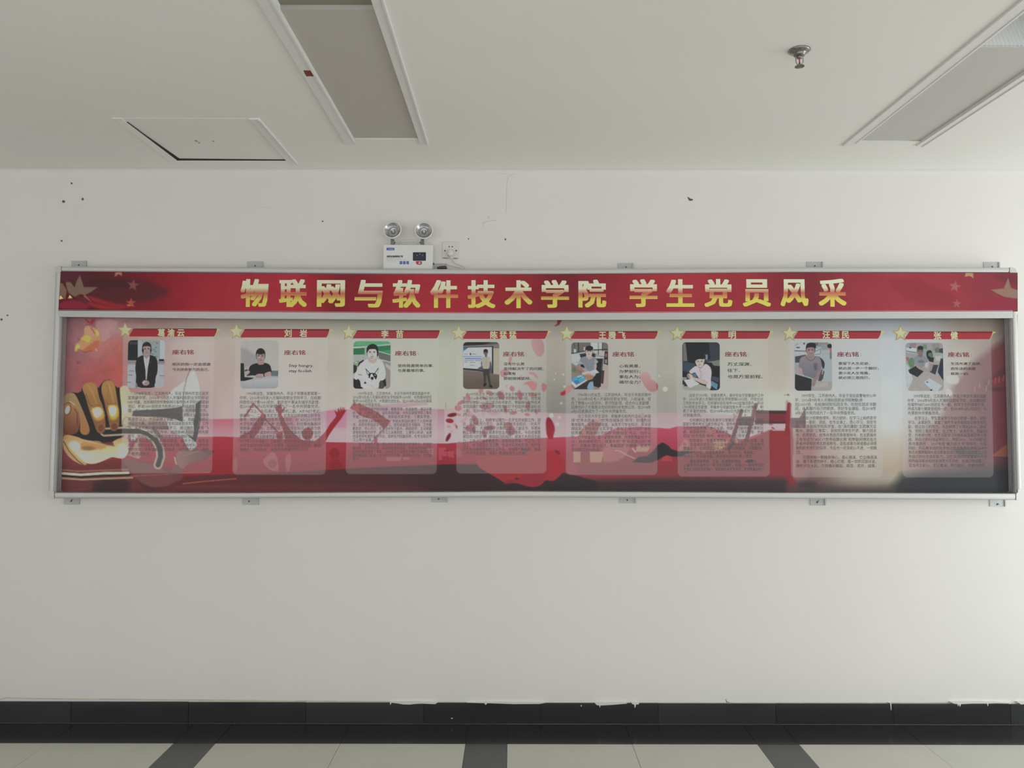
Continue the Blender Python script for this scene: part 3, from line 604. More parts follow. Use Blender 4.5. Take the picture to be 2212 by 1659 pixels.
P.poly([(345, 670), (395, 725), (330, 738)], (205, 180, 110), 1, 1.2); P.poly([(490, 670), (530, 720), (462, 722)], (205, 175, 100), 1, 1.2)
def star(P, cx, cy, r, col, a=1, f=1.2, rot=0, inner=0.42, sy=1.0):
    pts = []
    for k in range(10):
        R_ = r if k % 2 == 0 else r * inner; th = math.radians(rot - 90 + 36 * k); pts.append((cx + R_ * math.cos(th), cy + R_ * math.sin(th) * sy))
    P.poly(pts, col, a, f)
P.poly([(1170, 332), (1265, 332), (1268, 385), (1215, 362), (1160, 400)], (160, 95, 70), 0.95)
star(P, 1435, 525, 92, (140, 60, 60), 0.9, 2, 8); star(P, 1405, 790, 78, (168, 68, 52), 0.9, 2, 0); P.poly([(1335, 810), (1430, 830), (1350, 835)], (185, 115, 70), 0.8)
P.frame(1712, 540, 2.86)
for (pts, c, a) in (([(560, 160), (800, 190), (1100, 300), (1000, 370), (700, 330)], (130, 36, 46), 0.3), ([(820, 140), (1000, 200), (1150, 330), (1040, 330), (880, 230)], (178, 50, 62), 0.4), ([(1120, 330), (1250, 280), (1390, 300), (1390, 372), (1120, 372)], (160, 40, 66), 0.7), ([(1230, 150), (1390, 145), (1390, 220), (1300, 200)], (120, 36, 60), 0.5)):
    P.poly(pts, c, a, 16, 2)
P.poly([(1070, 142), (1115, 142), (1118, 174), (1094, 160), (1064, 166)], (188, 140, 90), 0.95)
star(P, 1003, 226, 38, (178, 92, 90), 0.9, 1.6, 10); star(P, 1015, 332, 30, (176, 88, 78), 0.9, 1.6, 4)
P.poly([(1228, 245), (1305, 238), (1332, 172), (1350, 235), (1391, 248), (1391, 300), (1350, 295), (1310, 290), (1250, 262)], (158, 112, 86), 0.95, 1.4)
P.frame()
for x0, x1, c in ((268, 700, (60, 84, 140)), (700, 880, (90, 96, 140)), (1776, 1900, (70, 80, 140)), (1900, 2100, (110, 60, 90))):
    P.poly([(x0, float(top_i(x0)) - 1), (x1, float(top_i(x1)) - 1), (x1, float(top_i(x1)) + 0.9), (x0, float(top_i(x0)) + 0.9)], c, 0.85, 0.8)
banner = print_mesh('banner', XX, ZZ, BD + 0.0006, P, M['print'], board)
tm = bpy.data.materials.new('gold gradient lettering'); tm.use_nodes = True; nt = tm.node_tree; b = nt.nodes['Principled BSDF']; b.inputs['Roughness'].default_value = 0.55; b.inputs['Specular IOR Level'].default_value = 0.25
tc = nt.nodes.new('ShaderNodeTexCoord'); sp = nt.nodes.new('ShaderNodeSeparateXYZ'); mr = nt.nodes.new('ShaderNodeMapRange'); cr = nt.nodes.new('ShaderNodeValToRGB')
mr.inputs['From Min'].default_value = -0.072; mr.inputs['From Max'].default_value = 0.072
nt.links.new(tc.outputs['Object'], sp.inputs[0]); nt.links.new(sp.outputs['Z'], mr.inputs['Value']); nt.links.new(mr.outputs['Result'], cr.inputs[0]); nt.links.new(cr.outputs[0], b.inputs['Base Color'])
stops = [(0.0, (190, 184, 58)), (0.28, (188, 176, 62)), (0.38, (186, 126, 64)), (0.50, (184, 88, 62)), (0.60, (190, 146, 104)), (0.68, (192, 190, 132)), (1.0, (186, 196, 146))]
el = cr.color_ramp.elements
while len(el) > 1: el.remove(el[0])
for i, (p, c) in enumerate(stops):
    e = el[0] if i == 0 else el.new(p); e.position = p; e.color = (*[float(v) for v in ink_albedo(np.array(c, float), 1106)], 1)
M['title'] = tm; M['titleshade'] = pmat('title shadow ink', (96, 30, 34))
xs_ = [550, 633, 715, 796.5, 878, 959.5, 1040, 1120, 1199, 1279.5, 1390, 1469.5, 1551.5, 1634.5, 1716, 1798]
zc_px = np.interp(xs_, [550, 900, 1120, 1400, 1800], [633, 635, 635.6, 633.2, 632.4])
for ch, x, y in zip('物联网与软件技术学院学生党员风采', xs_, zc_px):
    co, fs = glyphs(ch, 2); sc = 60 * (DIST - BD) / F / 0.93; cx = (co[:, 0].min() + co[:, 0].max()) / 2; cz = (co[:, 1].min() + co[:, 1].max()) / 2
    X, Z = W(x, y, BD)
    kx = 56 * (DIST - BD) / F / (co[:, 0].max() - co[:, 0].min()); kz = 58 * (DIST - BD) / F / (co[:, 1].max() - co[:, 1].min())
    kx = min(kx, sc * 1.06); kz = min(kz, sc * 1.0)
    for nm, m_, off, dd, bo in (('title_character', M['title'], (0, 0), 0.0012, (0.038, 0.023)),):
        vs, ff = [], []
        n_ = 0
        for i in (-1, -0.4, 0.4, 1):
            for j in (-1, 0, 1):
                n = len(vs)
                for a_, b_ in co: vs.append((X + (a_ - cx + i * bo[0]) * kx + off[0], -BD - dd - 0.00002 * n_, Z + (b_ - cz + j * bo[1]) * kz + off[1]))
                ff += [tuple(n + q for q in f_) for f_ in fs]; n_ += 1
        mesh(nm, vs, ff, m_, banner, origin=(X, -BD - dd, Z))

DEEP[0] = True
# ---------------------------------------------------------------- the printed poster behind glass
PX, PY, XX, ZZ = grid(lambda v: 128.0 - 0 * v, lambda v: 2198.0 + 0 * v, lambda x: mid_b(x) - 8, lambda x: bot_i(x) + 3, 1530, 285, PD)
P = Paint(PX, PY)
# background tones read down a row of upright sections, then blended sideways
COLS = {  # topmost tones painted darker: they hold the middle rail's shadow
 140: [(690, (138, 76, 86)), (760, (160, 84, 94)), (850, (160, 78, 84)), (950, (150, 60, 66)), (1060, (120, 40, 46))],
 200: [(690, (160, 84, 90)), (740, (186, 108, 112)), (800, (176, 76, 76)), (860, (180, 72, 76)), (1000, (150, 40, 45)), (1060, (112, 36, 42))],
 262: [(690, (176, 110, 114)), (715, (190, 122, 124)), (740, (184, 92, 84)), (800, (184, 78, 70)), (860, (184, 84, 78)), (1000, (156, 42, 48)), (1060, (108, 38, 42))],
 350: [(690, (158, 104, 100)), (720, (180, 122, 114)), (780, (192, 128, 116)), (860, (192, 112, 110)), (905, (192, 112, 118)), (1060, (150, 50, 56))],
 440: [(690, (160, 124, 112)), (740, (192, 160, 148)), (800, (194, 146, 140)), (860, (194, 138, 138)), (905, (194, 140, 146))],
 484: [(690, (160, 130, 114)), (735, (188, 162, 140)), (800, (188, 152, 138)), (870, (192, 156, 150)), (905, (194, 158, 156))],
 600: [(690, (150, 132, 118)), (735, (190, 174, 152)), (800, (190, 170, 158)), (870, (192, 176, 164)), (905, (190, 176, 170))],
 725: [(690, (146, 138, 116)), (735, (184, 172, 148)), (800, (184, 164, 146)), (870, (184, 170, 156)), (905, (186, 170, 162))],
 850: [(690, (142, 146, 118)), (735, (178, 178, 152)), (800, (182, 178, 156)), (870, (182, 180, 162)), (905, (184, 178, 170))],
 967: [(690, (144, 150, 118)), (735, (176, 178, 148)), (800, (178, 178, 146)), (870, (176, 176, 148)), (905, (178, 174, 152))],
 1090: [(690, (148, 146, 118)), (735, (178, 172, 150)), (870, (180, 172, 158)), (905, (184, 168, 162))],
 1200: [(690, (148, 136, 114)), (735, (174, 158, 138)), (800, (164, 150, 134)), (860, (142, 134, 122)), (890, (132, 126, 116)), (905, (148, 134, 128))],
 1330: [(690, (156, 144, 120)), (735, (182, 168, 146)), (800, (180, 166, 150)), (905, (170, 160, 148))],
 1441: [(690, (156, 156, 126)), (735, (178, 172, 148)), (800, (174, 165, 150)), (850, (160, 154, 140)), (890, (160, 154, 140)), (905, (176, 160, 152))],
 1560: [(690, (158, 160, 132)), (735, (182, 178, 156)), (830, (184, 182, 164)), (870, (182, 188, 170)), (905, (190, 186, 178))],
 1685: [(690, (152, 142, 124)), (735, (186, 170, 148)), (800, (190, 168, 148)), (835, (192, 172, 150)), (858, (190, 196, 170)), (905, (196, 198, 182))],
 1750: [(690, (146, 140, 132)), (735, (176, 178, 176)), (820, (186, 186, 182)), (860, (190, 196, 180)), (905, (192, 188, 178)), (940, (196, 150, 140)), (1000, (190, 110, 104)), (1060, (90, 50, 56))],
 1850: [(690, (144, 148, 152)), (735, (184, 190, 196)), (830, (186, 190, 194)), (900, (190, 194, 192)), (950, (196, 176, 150)), (1000, (192, 168, 142)), (1035, (178, 154, 128)), (1062, (110, 84, 78))],
 1935: [(690, (146, 152, 158)), (735, (184, 190, 198)), (830, (188, 193, 200)), (920, (192, 194, 196)), (960, (196, 178, 156)), (1005, (190, 156, 126)), (1035, (178, 158, 130)), (1062, (112, 88, 80))],
 2010: [(690, (148, 146, 146)), (735, (184, 184, 184)), (830, (192, 194, 196)), (900, (186, 172, 166)), (960, (180, 128, 118)), (1010, (156, 110, 102)), (1040, (90, 78, 80)), (1062, (76, 60, 68))],
 2080: [(690, (148, 122, 104)), (735, (176, 150, 128)), (780, (192, 178, 156)), (850, (184, 160, 148)), (900, (176, 120, 112)), (960, (168, 92, 92)), (1010, (130, 74, 82)), (1040, (62, 60, 68)), (1062, (60, 54, 62))],
 2140: [(690, (138, 106, 90)), (735, (166, 134, 112)), (780, (164, 96, 92)), (850, (156, 74, 80)), (950, (142, 58, 70)), (1010, (112, 56, 66)), (1040, (56, 58, 66)), (1062, (52, 54, 62))],
 2185: [(690, (118, 96, 84)), (735, (140, 104, 90)), (765, (130, 70, 76)), (850, (140, 56, 66)), (950, (128, 54, 66)), (1010, (104, 54, 64)), (1040, (54, 58, 66)), (1062, (50, 54, 62))]}
kx_ = sorted(COLS); tab = np.empty((len(kx_), 400, 3)); yy = np.arange(680, 1080)
for i, k in enumerate(kx_):
    ys_ = [q[0] for q in COLS[k]]; cs_ = np.array([q[1] for q in COLS[k]], float)
    for c in range(3): tab[i, :, c] = np.interp(yy, ys_, cs_[:, c])
fx = np.interp(PX, kx_, np.arange(len(kx_))); i0 = np.clip(np.floor(fx).astype(int), 0, len(kx_) - 2); fr = (fx - i0)[..., None]; fr = fr * fr * (3 - 2 * fr) * 0.5 + fr * 0.5
jy = np.clip(np.round(PY - 680).astype(int), 0, 399); P.c = tab[i0, jy] * (1 - fr) + tab[i0 + 1, jy] * fr
P.noise(26, 0.06, x1=330, seed=11); P.noise(7, 0.035, x1=330, seed=12); P.noise(40, 0.02, seed=13)
A = lambda: P.frame(120, 680, 6.144)
A()
P.poly([(560, 60), (760, 50), (830, 110), (790, 190), (700, 220), (740, 280), (680, 330), (600, 380), (600, 250), (520, 150)], (198, 132, 134), 0.65, 5, 2)
P.poly([(820, 60), (1150, 50), (1300, 120), (900, 110)], (150, 84, 84), 0.45, 6, 1)
P.poly([(1500, 380), (1700, 300), (2000, 300), (2000, 600), (1600, 620)], (200, 170, 165), 0.35, 12, 1)
P.frame()
# pink mist and red ground
P.poly([(262, 912), (300, 903), (462, 905), (500, 905), (560, 903), (640, 898), (700, 888), (760, 884), (800, 878), (860, 872), (920, 870), (925, 874), (850, 882), (960, 884), (1000, 880), (1100, 889), (1230, 893), (1330, 900), (1420, 891), (1520, 893), (1640, 900), (1700, 912), (1700, 960), (262, 960)], lambda x, y: np.where(((x < 960) & (x > 640))[..., None], vg((196, 100, 140), 885, (204, 150, 168), 935)(x, y), vg((204, 140, 156), 880, (206, 166, 180), 940)(x, y)), 0.82, 2.2)
P.poly([(262, 908), (480, 905), (560, 903), (640, 900), (640, 950), (480, 945), (262, 946)], vg((196, 72, 96), 904, (200, 122, 142), 944), 0.75, 2.5)
P.poly([(700, 888), (745, 880), (748, 925), (705, 925)], (206, 104, 150), 0.5, 4)
P.poly([(760, 886), (840, 868), (925, 867), (922, 876), (840, 880), (770, 896)], (200, 130, 150), 0.5, 3, 1)
RED = vg((184, 44, 62), 944, (160, 34, 42), 1012)
P.poly([(262, 946), (480, 943), (560, 946), (640, 950), (705, 955), (830, 957), (965, 958), (1000, 955), (1060, 949), (1180, 946), (1245, 944), (1246, 1075), (262, 1075)], RED, 1.0, 1.6)
P.poly([(1180, 946), (1300, 940), (1330, 925), (1380, 922), (1420, 924), (1445, 926), (1464, 921), (1520, 921), (1560, 930), (1600, 950), (1660, 930), (1700, 925), (1712, 925), (1712, 1075), (1180, 1075)], vg((206, 66, 96), 925, (176, 50, 66), 985), 1.0, 1.8)
P.poly([(1246, 975), (1330, 970), (1430, 985), (1500, 990), (1560, 975), (1620, 950), (1660, 930), (1712, 928), (1712, 1075), (1246, 1075)], vg((172, 46, 56), 950, (156, 52, 60), 1020), 0.9, 4)
P.frame(480, 840, 4.424)
P.line([(1005, 380), (1180, 372)], 6, (210, 150, 170), 0.35, 2); P.line([(1000, 430), (1180, 436)], 5, (210, 150, 172), 0.35, 2); P.line([(0, 380), (110, 376)], 5, (210, 130, 150), 0.4, 2)
# silhouettes of the crowd
S = (166, 38, 46)
P.line([(296, 142), (410, 262)], 15, S); P.line([(296, 142), (262, 200), (215, 265)], 16, S); P.ell(392, 262, 28, 26, S)
P.poly([(365, 255), (415, 262), (400, 320), (360, 390), (320, 450), (280, 500), (120, 500), (170, 460), (200, 425), (260, 415), (310, 330)], S, 1, 1.2, 1)
P.line([(400, 280), (470, 350), (545, 425)], 14, S); P.ell(548, 440, 30, 32, S); P.poly([(525, 440), (575, 440), (590, 560), (520, 560)], S, 1, 1.4)
P.poly([(508, 190), (502, 152), (518, 178), (516, 132), (532, 172), (537, 120), (548, 166), (562, 124), (566, 170), (575, 196), (605, 166), (598, 192), (578, 222), (566, 240), (592, 300), (640, 380), (700, 440), (756, 484), (770, 520), (590, 520), (600, 460), (560, 330), (540, 250)], S, 1, 1.0)
P.ell(815, 430, 53, 60, S); P.poly([(600, 520), (700, 470), (766, 490), (870, 505), (925, 470), (985, 410), (1030, 335), (1090, 262), (1085, 240), (1070, 202), (1100, 226), (1112, 178), (1126, 218), (1130, 166), (1143, 210), (1154, 166), (1157, 210), (1172, 172), (1172, 206), (1190, 198), (1162, 246), (1130, 294), (1060, 385), (1020, 445), (985, 510), (940, 560), (600, 580)], (164, 30, 40), 1, 1.0)
P.ell(1072, 618, 48, 52, (150, 28, 34), 0, 0.8, 3); P.poly([(1010, 760), (1040, 680), (1100, 670), (1140, 720), (1160, 760)], (150, 28, 34), 0.8, 3, 1)
P.poly([(380, 690), (430, 640), (470, 600), (520, 620), (545, 780), (500, 790), (430, 760)], (196, 92, 108), 0.55, 2.5, 1); P.ell(480, 715, 42, 40, (160, 44, 54), 0, 0.8, 2)
P.poly([(600, 640), (655, 610), (660, 700), (640, 790), (610, 790)], (196, 92, 108), 0.5, 2.5, 1); P.poly([(100, 700), (140, 640), (150, 780), (110, 800)], (190, 90, 100), 0.4, 2.5, 1)
P.poly([(1218, 186), (1262, 124), (1286, 145), (1310, 134), (1330, 150), (1420, 188), (1500, 236), (1560, 280), (1602, 300), (1582, 350), (1546, 386), (1500, 334), (1440, 292), (1370, 272), (1310, 254), (1270, 210)], (178, 44, 52), 1, 1.0)
P.line([(1612, 298), (1546, 385), (1466, 462), (1418, 528)], 7, (160, 34, 44)); P.poly([(1448, 458), (1482, 458), (1484, 500), (1474, 560), (1480, 620), (1430, 640), (1450, 560)], (176, 50, 60), 1, 1.2)
P.poly([(1190, 640), (1260, 580), (1330, 600), (1380, 660), (1440, 620), (1500, 640), (1500, 720), (1190, 740)], (160, 40, 48), 0.6, 4, 1)
for q in ([(1565, 650), (1600, 640), (1720, 650), (1700, 690), (1570, 690)], [(1730, 650), (1790, 648), (1790, 680), (1730, 680)], [(1960, 560), (2020, 570), (2010, 640), (1960, 600)], [(2066, 562), (2140, 560), (2150, 640), (2100, 645), (2100, 680), (2066, 680)], [(2150, 600), (2215, 590), (2215, 660), (2160, 650)]): P.poly(q, (206, 86, 108), 0.5, 1.6)
P.frame()
# darkness at the foot, with the glowing seam
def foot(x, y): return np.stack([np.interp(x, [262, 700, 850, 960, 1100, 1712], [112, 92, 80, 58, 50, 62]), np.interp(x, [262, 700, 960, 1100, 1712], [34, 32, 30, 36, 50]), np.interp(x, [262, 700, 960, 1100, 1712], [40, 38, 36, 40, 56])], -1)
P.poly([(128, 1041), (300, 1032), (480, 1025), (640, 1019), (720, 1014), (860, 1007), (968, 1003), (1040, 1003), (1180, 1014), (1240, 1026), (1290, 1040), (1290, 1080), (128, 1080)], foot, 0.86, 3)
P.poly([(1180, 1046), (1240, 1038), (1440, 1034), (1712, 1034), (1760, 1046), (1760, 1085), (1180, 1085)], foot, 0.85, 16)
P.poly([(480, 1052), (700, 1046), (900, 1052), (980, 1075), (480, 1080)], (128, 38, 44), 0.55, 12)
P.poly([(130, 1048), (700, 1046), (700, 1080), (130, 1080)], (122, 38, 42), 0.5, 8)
P.line([(395, 1045), (440, 1040), (510, 1034)], 1.6, (206, 110, 66), 0.8, 1.6); P.line([(380, 1052), (500, 1050)], 3, (140, 50, 50), 0.5, 3)
# the gilded hand and trumpet
P.frame(120, 840, 6.144)
P.poly([(75, 940), (300, 1010), (900, 930), (1400, 1020), (1700, 1140), (1250, 1300), (900, 1400), (75, 1400)], (120, 42, 42), 0.8, 8, 1)
P.poly([(520, 1200), (1000, 1190), (980, 1400), (480, 1400)], (66, 32, 36), 0.8, 10, 1); P.poly([(1060, 1160), (1250, 1180), (1420, 1320), (1200, 1380)], (76, 34, 40), 0.6, 14, 1)
P.poly([(870, 950), (960, 930), (1190, 985), (1390, 1035), (1450, 1100), (1640, 1140), (1640, 1200), (1500, 1290), (1250, 1320), (1050, 1180), (980, 1060)], (138, 62, 60), 0.85, 5, 2)
P.poly([(1530, 1090), (1560, 1020), (1620, 990), (1690, 1090), (1690, 1200), (1600, 1240), (1540, 1180)], (128, 56, 58), 0.85, 5, 2)
P.poly([(1590, 900), (1625, 830), (1690, 790), (1740, 800), (1790, 830), (1900, 806), (2060, 815), (2125, 822), (2050, 880), (1990, 950), (1850, 960), (1750, 1000), (1690, 1078), (1640, 1030), (1600, 960)], hg((150, 84, 74), 385, (112, 46, 46), 455), 0.95, 1.5, 1)
P.line([(1700, 890), (1800, 850), (1900, 830)], 10, (176, 108, 84), 0.6, 2); P.line([(1580, 910), (1590, 960), (1605, 1000)], 14, (216, 180, 96), 0.9, 1.6)
DK = (50, 30, 26)
P.poly([(95, 640), (90, 200), (190, 40), (330, 60), (370, -60), (500, -90), (560, 0), (600, -60), (640, -110), (740, -125), (800, -20), (860, -20), (980, 500), (940, 620), (700, 730), (350, 680)], DK, 1, 1.5, 1)
P.poly([(870, 20), (1460, 120), (1470, 265), (1040, 292), (1000, 420), (880, 480)], vg((176, 150, 116), 850, (198, 184, 146), 884), 1, 1.5)
P.poly([(960, 360), (1450, 378), (1480, 470), (1520, 540), (1300, 540), (1000, 490)], vg((190, 156, 122), 902, (142, 74, 70), 924), 1, 1.5)
P.poly([(1030, 290), (1200, 280), (1450, 266), (1600, 250), (1690, 226), (1690, 446), (1600, 405), (1450, 378), (1015, 360)], (58, 50, 48), 1, 1.3)
BELL = [(1470, 260), (1462, 130), (1500, 70), (1570, 0), (1700, -90), (1750, -180), (1790, -262), (1850, -236), (1890, -120), (1915, 0), (1926, 150), (1925, 400), (1890, 600), (1862, 700), (1880, 745), (1830, 806), (1780, 822), (1730, 740), (1690, 650), (1600, 590), (1510, 540), (1475, 450), (1470, 400), (1600, 410), (1690, 440), (1690, 226), (1600, 250)]
P.poly(BELL, vg((192, 184, 172), 800, (190, 190, 186), 980), 1, 1.4)
P.poly([(1500, 70), (1570, 0), (1700, -90), (1690, 80), (1600, 60)], (196, 190, 178), 1, 2); P.poly([(1730, 230), (1850, 210), (1850, 330), (1780, 420), (1710, 300)], (140, 126, 100), 0.8, 5, 1); P.ell(1800, 400, 50, 80, (200, 202, 206), 0, 0.9, 4); P.poly([(1720, 520), (1820, 480), (1820, 640), (1740, 600)], (158, 142, 112), 0.8, 3, 1)
P.poly([(1858, 200), (1926, 150), (1924, 420), (1888, 610), (1860, 712), (1738, 598), (1820, 640), (1838, 560), (1830, 430), (1856, 330)], (48, 42, 44), 1, 1.3)
P.line([(1786, -250), (1735, -130), (1708, 0), (1696, 120), (1692, 240)], 17, (132, 98, 88)); P.line([(1722, -90), (1702, 60), (1700, 240)], 6, (204, 186, 176), 0.8); P.line([(1692, 240), (1700, 340), (1698, 430)], 22, (176, 170, 158), 0.9, 1.5); P.line([(1920, 200), (1905, 450), (1870, 560)], 5, (170, 140, 136), 0.8)
LOOP = [(650, 575), (900, 560), (1120, 560), (1240, 600), (1330, 680), (1385, 790), (1395, 900), (1360, 1010)]
P.line(LOOP, 118, (178, 148, 108), 0.95, 1.6); P.line(LOOP, 66, (50, 40, 42), 1, 1.4); P.line([(950, 520), (1100, 522), (1220, 560), (1330, 640)], 16, (206, 186, 140), 0.95)
P.poly([(1240, 500), (1330, 520), (1420, 640), (1380, 660), (1300, 560)], (120, 66, 66), 0.8, 3)
P.poly([(960, 880), (1110, 640), (1130, 900), (1100, 930)], (190, 150, 104), 0.7, 3); P.poly([(1000, 620), (1080, 600), (1060, 680), (1000, 690)], (196, 206, 210), 0.9, 2.5)
# hand
G1 = vg((166, 116, 56), 838, (132, 78, 38), 930)
P.poly([(104, 110), (140, 70), (190, 54), (240, 52), (280, 100), (330, 210), (380, 330), (420, 430), (452, 520), (450, 580), (420, 612), (365, 612), (322, 570), (328, 470), (312, 330), (250, 210), (170, 170), (100, 220)], vg((158, 128, 74), 848, (166, 104, 56), 930), 1, 1.3, 1)
P.poly([(96, 230), (150, 186), (210, 190), (280, 240), (318, 330), (328, 440), (305, 560), (250, 604), (170, 610), (96, 590)], vg((176, 116, 62), 872, (122, 58, 38), 935), 1, 1.5, 1)
P.ell(165, 285, 44, 78, (130, 84, 52), 18); P.ell(158, 278, 32, 60, (206, 196, 168), 18, 0.95, 1.6); P.line([(190, 170), (250, 210)], 12, (214, 200, 160), 0.8, 1.6); P.line([(250, 260), (290, 330), (290, 480)], 12, (96, 42, 30), 0.7, 2)
P.poly([(350, -5), (372, -60), (430, -85), (490, -86), (545, -50), (565, 40), (580, 120), (630, 230), (652, 360), (668, 500), (650, 570), (600, 600), (548, 575), (520, 490), (470, 350), (430, 230), (400, 110)], G1, 1, 1.3, 1)
P.poly([(455, 260), (560, 225), (640, 280), (655, 380), (570, 430), (510, 400)], (206, 150, 60), 0.9, 6, 1); P.poly([(485, 272), (560, 244), (612, 270), (620, 340), (545, 385), (510, 350)], (240, 230, 176), 1, 4, 1); P.line([(400, 60), (450, 200), (500, 240), (600, 215)], 9, (110, 66, 34), 0.7, 1.6); P.line([(430, -50), (500, 60), (540, 190)], 14, (196, 152, 84), 0.5, 4); P.ell(604, 510, 54, 70, (150, 88, 48), 10, 0.95, 1.4); P.ell(604, 518, 38, 50, (122, 62, 40), 10, 0.9, 1.6)
P.poly([(604, 20), (620, -80), (680, -116), (748, -112), (788, -50), (806, 60), (832, 220), (850, 380), (842, 500), (800, 560), (742, 558), (716, 500), (700, 400), (660, 240), (636, 130)], G1, 1, 1.3, 1)
P.poly([(690, 225), (760, 205), (830, 230), (842, 350), (780, 420), (715, 390)], (212, 166, 50), 0.9, 6, 1); P.poly([(704, 240), (760, 226), (806, 248), (806, 320), (760, 372), (720, 330)], (244, 234, 184), 1, 4, 1); P.line([(670, 150), (700, 205), (800, 196)], 8, (110, 66, 34), 0.7, 1.6); P.line([(700, -70), (740, 40), (770, 180)], 14, (200, 156, 88), 0.5, 4); P.ell(778, 492, 56, 62, (150, 86, 48), 0, 0.95, 1.4); P.ell(780, 500, 40, 44, (120, 56, 38), 0, 0.9, 1.6)
P.line([(605, 40), (660, 200), (700, 300)], 7, (96, 56, 34), 0.7); P.line([(690, 100), (700, 40), (690, -60)], 6, (120, 80, 44), 0.6)
P.poly([(850, 0), (880, -38), (950, -44), (975, 0), (1000, 60), (1025, 200), (1010, 380), (960, 500), (905, 515), (880, 460), (880, 300), (860, 130)], hg((200, 178, 104), 262, (186, 160, 118), 286), 1, 1.5, 1)
P.ell(920, 260, 34, 60, (222, 220, 170), 0, 0.8, 4); P.ell(942, 440, 58, 66, (150, 116, 78), 0, 1, 1.4); P.ell(944, 438, 46, 56, (192, 160, 116), 0, 1, 1.6)
P.poly([(92, 640), (140, 606), (190, 612), (300, 640), (360, 668), (470, 690), (570, 690), (640, 726), (720, 740), (770, 690), (860, 650), (950, 640), (980, 700), (980, 800), (950, 880), (900, 925), (830, 920), (750, 902), (690, 930), (600, 970), (500, 1000), (380, 985), (270, 920), (170, 850), (100, 760)], vg((188, 140, 78), 945, (214, 200, 140), 985), 1, 1.5, 1)
P.poly([(340, 700), (470, 715), (620, 740), (700, 745), (640, 800), (500, 810), (400, 800), (330, 790)], (184, 122, 60), 0.8, 5, 1); P.ell(430, 790, 90, 30, (140, 88, 50), 0, 0.8, 4)
P.poly([(480, 690), (640, 720), (760, 700), (780, 760), (700, 750)], (110, 40, 30), 0.8, 3); P.ell(250, 760, 70, 60, (214, 210, 190), 30, 0.8, 6); P.ell(880, 820, 70, 90, (226, 222, 150), 10, 0.8, 6); P.ell(400, 890, 120, 50, (226, 216, 160), 10, 0.6, 6)
P.poly([(90, 720), (130, 700), (190, 780), (300, 900), (400, 980), (420, 1010), (340, 1010), (200, 930), (110, 820)], (188, 150, 84), 0.9, 1.6, 1); P.line([(110, 700), (180, 830), (300, 960), (370, 1010)], 13, (120, 62, 40), 0.9, 1.5)
P.line([(80, 1075), (300, 1095), (960, 1070)], 22, (150, 96, 62), 0.9); P.line([(78, 1120), (330, 1140), (640, 1120), (965, 1114)], 32, (204, 192, 140), 1); P.line([(78, 1150), (350, 1172), (640, 1152), (990, 1142)], 18, (40, 28, 28), 1); P.line([(78, 1185), (350, 1204), (640, 1192), (1020, 1178)], 24, (172, 134, 84), 1); P.line([(990, 1160), (1400, 1138), (1700, 1118), (2060, 1110)], 5, (206, 130, 100), 0.6)
P.line([(75, 1350), (400, 1335)], 9, (150, 70, 50), 0.7)
A()
P.poly([(384, 48), (420, 60), (455, 100), (480, 60), (535, 46), (515, 90), (490, 125), (405, 135), (455, 118), (420, 100)], (160, 42, 50), 0.95, 1.8)
P.poly([(258, 590), (300, 620), (340, 618), (300, 660), (280, 640)], (166, 52, 56), 0.7, 2.5); P.poly([(270, 290), (320, 320), (340, 350), (300, 330)], (160, 60, 56), 0.8, 2)
P.poly([(250, 500), (255, 440), (270, 380), (320, 365), (335, 310), (380, 270), (380, 170), (420, 140), (480, 160), (540, 180), (585, 250), (592, 330), (596, 400), (550, 440), (552, 488), (515, 440), (500, 480), (440, 500), (330, 480), (290, 470)], (196, 132, 82), 1, 2.2, 1)
P.poly([(330, 320), (420, 260), (480, 300), (440, 380), (370, 330)], (204, 172, 54), 0.95, 3, 1); P.poly([(520, 190), (570, 210), (585, 270), (540, 290)], (208, 176, 70), 0.9, 3, 1); P.poly([(255, 480), (275, 390), (330, 400), (310, 450)], (206, 178, 66), 0.95, 2.5, 1); P.poly([(500, 440), (540, 440), (550, 485)], (214, 190, 90), 0.9, 2)
P.poly([(450, 400), (540, 330), (595, 350), (570, 440), (480, 490), (340, 480)], (184, 84, 56), 0.8, 5, 1); P.poly([(370, 180), (480, 170), (540, 260), (480, 300), (400, 250)], (198, 140, 110), 0.7, 4, 1); P.line([(470, 170), (520, 250)], 16, (176, 70, 56), 0.8, 2); P.line([(300, 460), (400, 495), (480, 480)], 12, (120, 50, 40), 0.7, 3)
# gate, rocks, tower of the middle distance
P.frame(1240, 840, 4.424)
P.poly([(40, 470), (70, 380), (140, 320), (200, 296), (262, 284), (270, 310), (232, 380), (205, 450), (150, 480), (60, 500)], (192, 84, 76), 0.95, 2.5, 1); P.poly([(180, 300), (250, 276), (275, 310), (240, 330)], (206, 130, 130), 0.7, 3, 1)
P.poly([(300, 480), (380, 400), (450, 385), (520, 440), (540, 540), (500, 640), (400, 700), (250, 700)], (196, 88, 84), 0.75, 5, 1); P.poly([(640, 245), (662, 225), (690, 300), (670, 340), (620, 400), (650, 320)], (200, 110, 130), 0.8, 2.5, 1)
for q in ([(-5, 600), (62, 600), (60, 702), (-5, 702)], [(150, 600), (280, 600), (262, 702), (155, 702)], [(600, 545), (740, 540), (700, 600), (590, 600)]): P.poly(q, (196, 136, 92), 0.85, 1.8)
P.poly([(555, 700), (620, 650), (700, 640), (760, 590), (800, 535), (845, 512), (900, 540), (930, 575), (1010, 600), (1060, 575), (1130, 560), (1150, 605), (1060, 620), (1040, 645), (960, 650), (905, 640), (850, 650), (800, 680), (740, 706), (650, 706)], (46, 40, 46), 0.95, 1.6)
